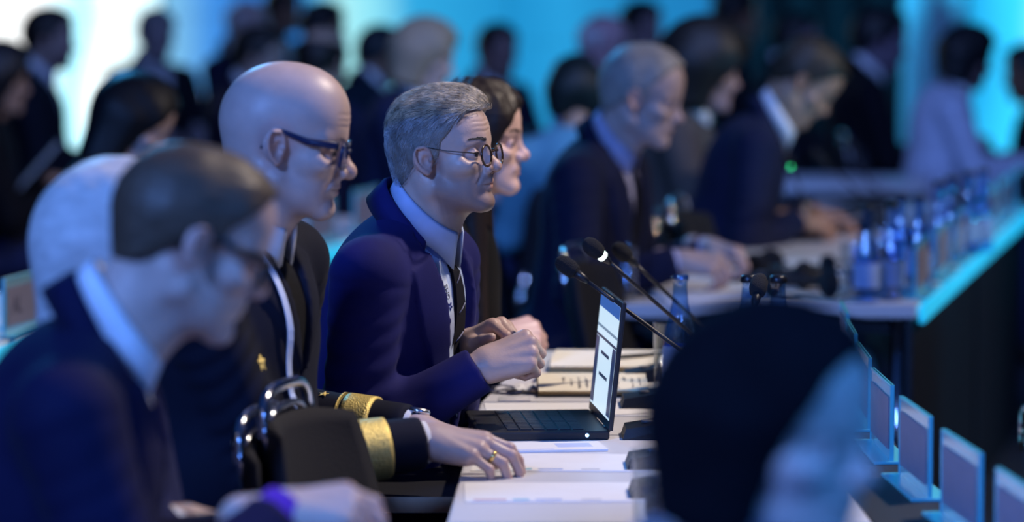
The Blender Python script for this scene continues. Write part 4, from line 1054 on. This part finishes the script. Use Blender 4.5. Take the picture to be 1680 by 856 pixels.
notebook((.19,7.50), -4, M_green, 'open cream notebook with dark green cover beside the long-haired woman', write=False, th=.020)
def pen(p, q, m, label):
    p, q = Vector(p), Vector(q); d = q-p; r = empty('pen', p); tag(r, label, 'pen')
    MB().tube([(0,0,0), d*.12, d*.85], [.0012,.0042,.0045], 10).build('barrel', m, r); MB().tube([d*.85, d], [.0047,.0047], 10).build('cap', M_steel, r)
pen((.20,7.40,ZT+.026), (.32,7.46,ZT+.027), M_black, 'black pen lying across the green notebook')
# crumpled tissue with a dark strap, clear badge
m = MB(); rr = random.Random(2); V = []; n = 9
for i in range(n):
    for j in range(n): V.append(((i/(n-1)-.5)*.055, (j/(n-1)-.5)*.075, .006+.010*rr.random()*(1-abs(i/(n-1)-.5)*1.6)+(.012 if i > 5 else 0)*rr.random()))
F = [(i*n+j,(i+1)*n+j,(i+1)*n+j+1,i*n+j+1) for i in range(n-1) for j in range(n-1)]; NV = len(V)
m.add(V+[(x,y,z-.003) for x,y,z in V], F+[tuple(k+NV for k in reversed(f_)) for f_ in F]); o = m.build('crumpled_tissue', M_paper); o.location = (.020,7.02,ZT-.001); tag(o, 'crumpled white tissue beside the open notebook', 'tissue')
m = MB(); 
for k in range(3):
    m.ribbon([Vector((-.055+.012*i, 6.985+.02*k+.012*math.sin(i*.9+k), ZT+.003+.004*k+.003*math.sin(i*1.3+k*2))) for i in range(7)], [(0,.2,1)]*7, .014, .0015)
tag(m.build('folded_strap', mat('strap_blue', (.05,.06,.16), .6)), 'dark blue folded strap lying beside the crumpled tissue', 'strap')
slab('badge_sleeve', (.005,6.90), 0, .06, .06, .0015, mat('clear_sleeve', (.8,.82,.86), .12, spec=.8), 'clear badge sleeve on the table edge in front of the notebook', 'badge')

# laptop
def screen_glow(name, c, s): return mat(name, (.02,.02,.02), .3, emit=c, estr=s)
lp = empty('laptop', (.150,6.47,ZT), R(5)); tag(lp, 'open black laptop with lit screen in front of the bald officer', 'laptop')
bs = MB().box(-.222, .004, -.158, .158, 0, .015, .003).build('base', mat('laptop_shell', (.016,.017,.022), .45), lp)
MB().box(-.175, -.035, -.140, .140, .0150, .0153).build('keyboard_tray', M_black, bs)
m = MB()
for i in range(6):
    for j in range(14):
        x = -.170+i*.0225; y = -.136+j*.0196; m.box(x, x+.0185, y, y+.016, .0153, .0172)
o = m.build('keys', mat('laptop_keys', (.03,.032,.04), .4), bs); o['kind'] = 'stuff'
MB().box(-.215, -.183, -.045, .045, .0150, .0156).build('trackpad', mat('trackpad', (.02,.021,.026), .3), bs)
MB().lathe([(.0035,.0152),(.0035,.0165)], 12, Matrix.Translation((-.095,0,0))).build('pointer_stub', mat('red_rubber', (.4,.03,.03), .6), bs)
MB().lathe([(.003,0),(.003,.001)], 12, Matrix.Translation((-.035,-.158,.008)) @ Matrix.Rotation(R(90),4,'X')).build('power_light', screen_glow('led_blue_dot', (.3,.6,1), 12), bs)
dsp = MB().box(-.004, .004, -.158, .158, 0, .222, .002).build('display', mat('laptop_shell', (.016,.017,.022), .45), lp); dsp.location = (.006,0,.015); dsp.rotation_euler = (0, R(6), 0)
def dpanel(y0,y1,z0,z1,m,k=0): MB().box(-.0046-.0002*k, -.0040, y0, y1, z0, z1).build('screen_area', m, dsp)
dpanel(-.148,.148,.016,.212, screen_glow('screen_white', (.62,.82,1), .95))
dpanel(-.148,.148,.190,.212, screen_glow('screen_blue', (.05,.16,.6), .7), 1); dpanel(-.148,.148,.138,.143, screen_glow('screen_dark', (.02,.05,.14), .6), 1)
dpanel(-.148,.148,.155,.160, screen_glow('screen_grey', (.25,.4,.6), .6), 1)
for z in (.112,.074): dpanel(-.06,.06,z,z+.006, screen_glow('screen_dark', (.02,.05,.14), .6), 1)
dpanel(.10,.148,.02,.137, screen_glow('screen_navy', (.02,.05,.16), .7), 1); dpanel(-.148,-.10,.02,.137, screen_glow('screen_navy', (.02,.05,.16), .7), 1)
for s in (-.1,.1): MB().tube([(.004,s-.02,.012),(.004,s+.02,.012)], .006, 10).build('hinge', M_black, lp)

# microphone units
def mic(base, head, label, ring=None, blen=.23, ang=0, second=True):
    bx, by = base; r = empty('microphone_unit', (bx,by,ZT), R(ang)); tag(r, label, 'microphone', 'conference microphone units')
    V = [(-blen/2,-.052,0),(blen/2,-.052,0),(blen/2,.052,0),(-blen/2,.052,0),(-blen/2+.006,-.047,.018),(blen/2,-.047,.052),(blen/2,.047,.052),(-blen/2+.006,.047,.018)]
    MB().add(V, [(3,2,1,0),(4,5,6,7),(0,1,5,4),(1,2,6,5),(2,3,7,6),(3,0,4,7)], False).build('base', M_black, r)
    for dx in (-.07,-.03):
        MB().lathe([(.011,0),(.011,.003),(.009,.004)], 14, Matrix.Translation((dx,0,.018+(dx+blen/2)*.148))).build('button', mat('grey_button', (.18,.19,.22), .4), r)
    MB().box(.0,.05,-.03,.03,.045,.048,M=Matrix.Rotation(R(-8),4,'Y')).build('speaker_grille', mat('grille', (.03,.03,.035), .5, bump=.8, bscale=500), r)
    if head is None: return r
    ca, sa = math.cos(R(-ang)), math.sin(R(-ang)); hx, hy, hz = head[0]-bx, head[1]-by, head[2]-ZT; h = Vector((hx*ca-hy*sa, hx*sa+hy*ca, hz))
    b0 = Vector((blen/2-.03,0,.045)); mid = Vector((blen/2-.05, h.y*.3, max(.09, h.z-.22))); dirv = (h-mid).normalized()
    pts = [];
    for i in range(13):
        t = i/12; p = b0*(1-t)**2+Vector((blen/2-.005,0,mid.z*.9))*2*t*(1-t)+mid*t*t; pts.append(p)
    for i in range(1,7): pts.append(mid.lerp(h-dirv*.055, i/6))
    MB().tube(pts, .0036, 8).build('gooseneck', M_black, r)
    e = h-dirv*.055; MB().tube([e, e+dirv*.012, e+dirv*.03], [.0042,.0075,.0085], 12).build('neck_piece', M_black, r)
    hd = MB().tube([e+dirv*.026, e+dirv*.030, e+dirv*.040, e+dirv*.056, e+dirv*.066, e+dirv*.070], [.009,.0135,.0155,.015,.010,.003], 16).build('foam_head', M_foam, r)
    if ring: MB().tube([e+dirv*.018, e+dirv*.026], [.0092,.0098], 16).build('light_ring', screen_glow(*ring), r)
    return r
RW = ('ring_white', (.75,1,.92), 5.0); RG = ('ring_green', (.06,1,.40), 30.0)
mic((.305,6.36), at(924,432,6.45), 'microphone with dark foam head nearest the laptop screen')
mic((.315,6.80), at(968,402,6.58), 'microphone with a lit white ring', RW)
mic((.330,7.22), at(1016,409,7.0), 'unlit microphone behind the lit one, beside the glass bottle')
mic((.300,5.98), at(1246,462,6.25), 'microphone standing among the capped bottles')
mic((.295,5.66), None, 'low microphone unit without a visible stem at the near sheets')
mic((.80,10.9), at(1292,262,10.35), 'microphone with a glowing green ring before the man with bowed head', RG)
mic((.66,9.35), None, 'low microphone unit on the next table beside the papers')
mic((1.02,11.2), at(1335,250,11.3), 'far microphone with a thin stem past the green one')
mic((1.10,12.0), at(1395,235,12.1), 'far microphone with a thin stem near the white table edge')
# small black case
cs = empty('black_case', (.255,5.36,ZT)); MB().box(-.06,.06,-.045,.045,0,.042,.012,seg=3).build('shell', M_black, cs); MB().tube([(-.045,-.03,.043),(.045,-.03,.043),(.045,.03,.043),(-.045,.03,.043)], .0015, 6, True).build('zip', M_steel, cs)
MB().lathe([(.016,.042),(.017,.044),(.012,.046)], 16, Matrix.Translation((-.02,0,0))).build('knob', M_steel, cs); tag(cs, 'small rounded black case in front of the printed sheets', 'case')

# bottles and glasses
def make_bottle(cap):
    r = empty('glass_bottle'); tag(r, 'x', 'bottle', 'water bottles on the tables')
    prof = [(.001,.003),(.028,.0),(.031,.004),(.0315,.02),(.0315,.105),(.030,.120),(.022,.150),(.0155,.178),(.0135,.205),(.0135,.218),(.0152,.219),(.0155,.228),(.0140,.231)]
    MB().lathe(prof, 24, caps=False).build('glass', M_bglass, r)
    if cap: MB().lathe([(.0165,.220),(.0172,.222),(.0160,.232),(.012,.235),(.001,.2352)], 20, caps=False).build('cap', mat('dark_cap', (.02,.022,.03), .3, metal=.6), r)
    else: MB().lathe([(.0140,.2205),(.0160,.2205),(.0163,.224),(.0160,.2275),(.0140,.2275)], 20, caps=False).build('lip_ring', M_bglass, r)
    MB().lathe([(.0318,.035),(.0320,.036),(.0320,.095),(.0318,.096)], 24, caps=False).build('label_band', mat('bottle_label', (.30,.42,.70), .5), r)
    return r
def make_tumbler():
    r = empty('tumbler'); tag(r, 'x', 'glass', 'drinking glasses on the tables')
    MB().lathe([(.001,.0),(.0255,.0),(.027,.003),(.031,.128),(.0318,.130),(.0305,.130),(.0262,.016),(.001,.013)], 28, caps=False).build('glass', M_glass, r)
    MB().lathe([(.0312,.1290),(.0322,.1298),(.0312,.1306)], 28, caps=False).build('rim', M_glass, r)
    return r
bt = {True: make_bottle(True), False: make_bottle(False)}; tb = make_tumbler(); used = set()
def put(kind, x, y, label):
    src = tb if kind == 'glass' else bt[kind == 'capped']
    o = src if id(src) not in used else copy_tree(src); used.add(id(src)); o.location = (x,y,ZT); o.rotation_euler = (0,0,random.uniform(0,6)); tag(o, label, 'glass' if kind == 'glass' else 'bottle'); return o
def bp_(px, ytop, h=.232):
    p = tz(px, ytop, ZT+h); return p.x, p.y
put('open', *bp_(1116,449), 'open glass bottle behind the gooseneck microphones')
put('capped', *bp_(1229,450,.235), 'capped glass bottle to one side of the dark microphone head')
put('capped', *bp_(1277,451,.235), 'capped glass bottle on the far side of the dark microphone head, nearer the name plates')
put('glass', *bp_(1098,528,.13), 'tall clear drinking glass before the open bottle')
put('glass', .20, 5.20, 'clear drinking glass at the near sheets beside the black case'); put('glass', .245, 5.08, 'second drinking glass at the near sheets, beside the blue-lit bottle')
put('capped', .30, 4.98, 'blue-lit bottle at the near end of the table'); put('glass', .31, 5.50, 'clear drinking glass right behind the black case')
put('glass', .275, 8.93, 'blue-lit tumbler alone at the corner of the next table')
far = [('capped',1422,338),('capped',1464,335),('capped',1478,318),('capped',1508,322),('capped',1541,298),('capped',1560,290),('capped',1590,282),('capped',1612,278),('glass',1438,392),('glass',1462,405),('glass',1400,398),('glass',1486,372),('glass',1448,370),('glass',1524,345),('glass',1500,350),('glass',1556,318),('glass',1572,312)]
ordn = ['first','second','third','fourth','fifth','sixth','seventh','eighth','ninth']; cnt = {'capped':0,'glass':0}
for kd, px, py in far:
    x, y = bp_(px, py, .232 if kd != 'glass' else .13); y = min(y, 14.0); cnt[kd] += 1
    put(kd, x, y, ('blue-lit capped bottle on the far curved table, %s from its near corner' if kd == 'capped' else 'drinking glass in the cluster on the far curved table, %s from its near corner') % ordn[cnt[kd]-1])
# papers, headsets on the next tables
slab('paper_stack', (.48,9.12), 12, .30, .40, .012, M_paper, 'stack of white papers under the hands of the grey-haired reader', 'paper')
slab('paper_stack', (.82,9.85), 14, .25, .36, .010, M_paper, 'white papers in front of the man with bowed head', 'paper')
slab('paper_stack', (.40,9.62), 10, .21, .30, .006, M_paper, 'thin white papers beyond the reader\'s hands', 'paper')
def headset(x, y, ang, label):
    r = empty('headset', (x,y,ZT), R(ang)); tag(r, label, 'headset', 'headsets lying on the next table')
    MB().tube([(.0+.075*math.cos(math.pi*i/12), .0+.09*math.sin(math.pi*i/12), .03+.015*math.sin(math.pi*i/12)) for i in range(13)], .006, 8).build('band', M_black, r)
    for s in (-1,1): MB().lathe([(.001,-.016),(.03,-.016),(.036,-.008),(.036,.008),(.028,.016),(.001,.016)], 20, Matrix.Translation((s*.075,-.01,.036)) @ Matrix.Rotation(R(90),4,'Y'), caps=False).build('ear_cup', M_foam, r)
    MB().tube([(-.075+.02*i, -.045-.03*math.sin(i*1.1), .004) for i in range(12)], .0025, 6).build('cable', M_black, r)
headset(.70,8.98,20,'black headset on the near corner of the next table'); headset(.80,9.20,-30,'black headset next to the drinking glasses'); headset(.64,9.55,70,'black headset beyond the reader\'s papers'); headset(.88,9.45,10,'black headset close to the name plates of the next table')

hp_ = MB().box(-.105,.105,-.148,.148,0,.0008).build('held_paper', M_paper); hp_.location = (-1.63,12.75,.86); hp_.rotation_euler = (0,R(-48),R(8)); tag(hp_, 'white sheet held up by the dark-haired person in black', 'paper')
# ------------------------------------------------------------------ people further back
BG = (.014,.0065,.007)
def bg(label, px, Y, yaw=0, pitch=6, lean=6, chairlab=None, **kw):
    kw.setdefault('res', BG); kw.setdefault('group', None)
    p = person(label, px, Y, yaw, 0, pitch, lean, **kw); seat(p, chairlab or ' '.join(('dark chair under the '+label).split()[:15])); return p
H_BLACK = ('black', (.006,.006,.008)); H_DBROWN = ('dark_brown_b', (.016,.011,.009)); H_GREY = ('grey_b', (.22,.21,.21)); H_WHITE = ('white_b', (.5,.5,.52)); H_BLOND = ('blond', (.30,.24,.16))
S2 = dict(top=.012, side=.008)
bg('bearded dark-haired man in dark jacket in profile before the white screen', (78,70), 14.4, 0, 4, 4, hp=dict(top=.012, side=.007, stubble=1), hairc=H_DBROWN, skinc=('olive', (.36,.25,.22)), jacket=DARK)
bg('black-haired woman in dark clothes with bowed head over the side table', (212,205), 9.6, 0, 26, 16, style='bob', hp=dict(vol=.014, len=.11), hs=1.0, hairc=H_BLACK, skinc=('fair_e', (.5,.36,.33)), jacket=BLACK, lapel=False, collar=False)
bg('grey-haired person in black before the edge of the white screen', (255,62), 17.0, -60, 6, 4, hp=S2, hairc=H_GREY, skinc=('grey_skin', (.32,.26,.28)), jacket=DARK)
bg('white-haired pink-faced man beyond the dark-haired man in profile', (403,45), 17.4, -30, 8, 4, style='fringe', hairc=H_WHITE, skinc=PINK, jacket=MID)
bg('dark-haired man in purple-black jacket looking down behind the bald officer', (422,100), 14.3, -10, 10, 8, hp=S2, hairc=H_DBROWN, skinc=('tan_b', (.42,.27,.22)), jacket=('aubergine', (.020,.012,.030)))
bg('balding tan man facing away behind the bald officer', (526,108), 13.4, 60, 14, 8, hs=1.05, style='fringe', hairc=H_DBROWN, skinc=('tan_c', (.44,.28,.20)), jacket=MID)
bg('dark-haired man far behind the balding tan man', (528,52), 16.6, 20, 4, 4, hp=S2, hairc=H_BLACK, skinc=TAN, jacket=DARK)
bg('blonde woman in dark jacket in profile before the cyan screen', (692,98), 12.4, -8, 12, 12, style='bob', hp=dict(vol=.018, len=.075), hairc=H_BLOND, skinc=FAIR, jacket=('ink_suit', (.010,.016,.050)), lapel=False)
bg('dark-haired man in teal-black jacket leaning beside the blonde woman', (620,95), 15.2, 30, 20, 20, hp=S2, hairc=('teal_black', (.008,.014,.020)), skinc=BROWN, jacket=('teal_black_suit', (.008,.020,.035)))
bg('dark-haired man facing the room alone before the cyan screen', (815,88), 16.4, -50, 4, 4, hp=S2, hairc=H_BLACK, skinc=('brown_b', (.24,.15,.14)), jacket=MID)
bg('person with rounded black-green hair seen from behind before the cyan screen', (945,160), 12.2, 95, 8, 4, style='bob', hp=dict(vol=.016, len=.045), hairc=('black_green', (.004,.010,.010)), skinc=TAN, jacket=('cyan_lit_jacket', (.10,.30,.42)), lapel=False, collar=False)  # cyan light on the jacket put into its cloth colour
bg('white-haired old man in pale blue shirt behind the grey-haired reader', (988,78), 14.4, -35, 8, 6, style='fringe', hairc=H_WHITE, skinc=('ruddy', (.40,.24,.26)), jacket=('pale_shirt', (.16,.26,.50)), lapel=False)
bg('young dark-haired man beyond the white-haired old man', (1050,50), 16.8, -30, 4, 4, hp=S2, hairc=H_BLACK, skinc=('brown_c', (.22,.15,.16)), jacket=MID)
bg('woman with full dark curly hair and taupe jacket beside the grey-haired reader', (1150,120), 11.4, -6, 8, 6, style='bob', hp=dict(vol=.040, len=.085), hs=1.06, hairc=('black_brown', (.008,.007,.006)), skinc=('brown_d', (.34,.22,.22)), jacket=('taupe', (.07,.062,.058)), lapel=False)
bg('dim man with dark hair above the man with bowed head', (1302,72), 16.3, -10, 6, 4, hp=S2, hairc=H_BLACK, skinc=('dusky', (.26,.19,.22)), jacket=DARK)
bg('big man in black suit and blue lanyard behind the white table edge', (1438,72), 14.9, 6, 10, 8, hs=1.12, wide=1.15, hp=S2, hairc=H_BLACK, skinc=('dusky_b', (.16,.12,.16)), jacket=('black_suit', (.004,.004,.008)))
bg('dark-haired woman in white blouse before the cyan drape', (1582,98), 14.4, 4, 14, 14, hp=dict(vol=.016, len=.075), style='bob', hairc=H_BLACK, skinc=('dusky_c', (.18,.12,.12)), jacket=('white_blouse', (.50,.54,.68)), lapel=False)
bg('dark-clothed person at the edge of the white screen on the drape', (1690,125), 15.6, 170, 8, 6, hp=S2, hairc=H_BLACK, skinc=BROWN, jacket=DARK)
bg('dark-haired person in black beside the bearded man', (-6,135), 12.8, 10, 6, 4, style='bob', hp=dict(vol=.02, len=.09), hairc=H_BLACK, skinc=TAN, jacket=BLACK, lapel=False, collar=False)
bg('dark-haired person far back between white and blue screens', (462,22), 19.2, -20, 4, 4, hp=S2, hairc=H_BLACK, skinc=BROWN, jacket=DARK)
bg('dark figure in black far back before the black drape', (1205,30), 17.6, 15, 4, 4, hs=1.1, hp=S2, hairc=H_BLACK, skinc=BROWN, jacket=DARK)
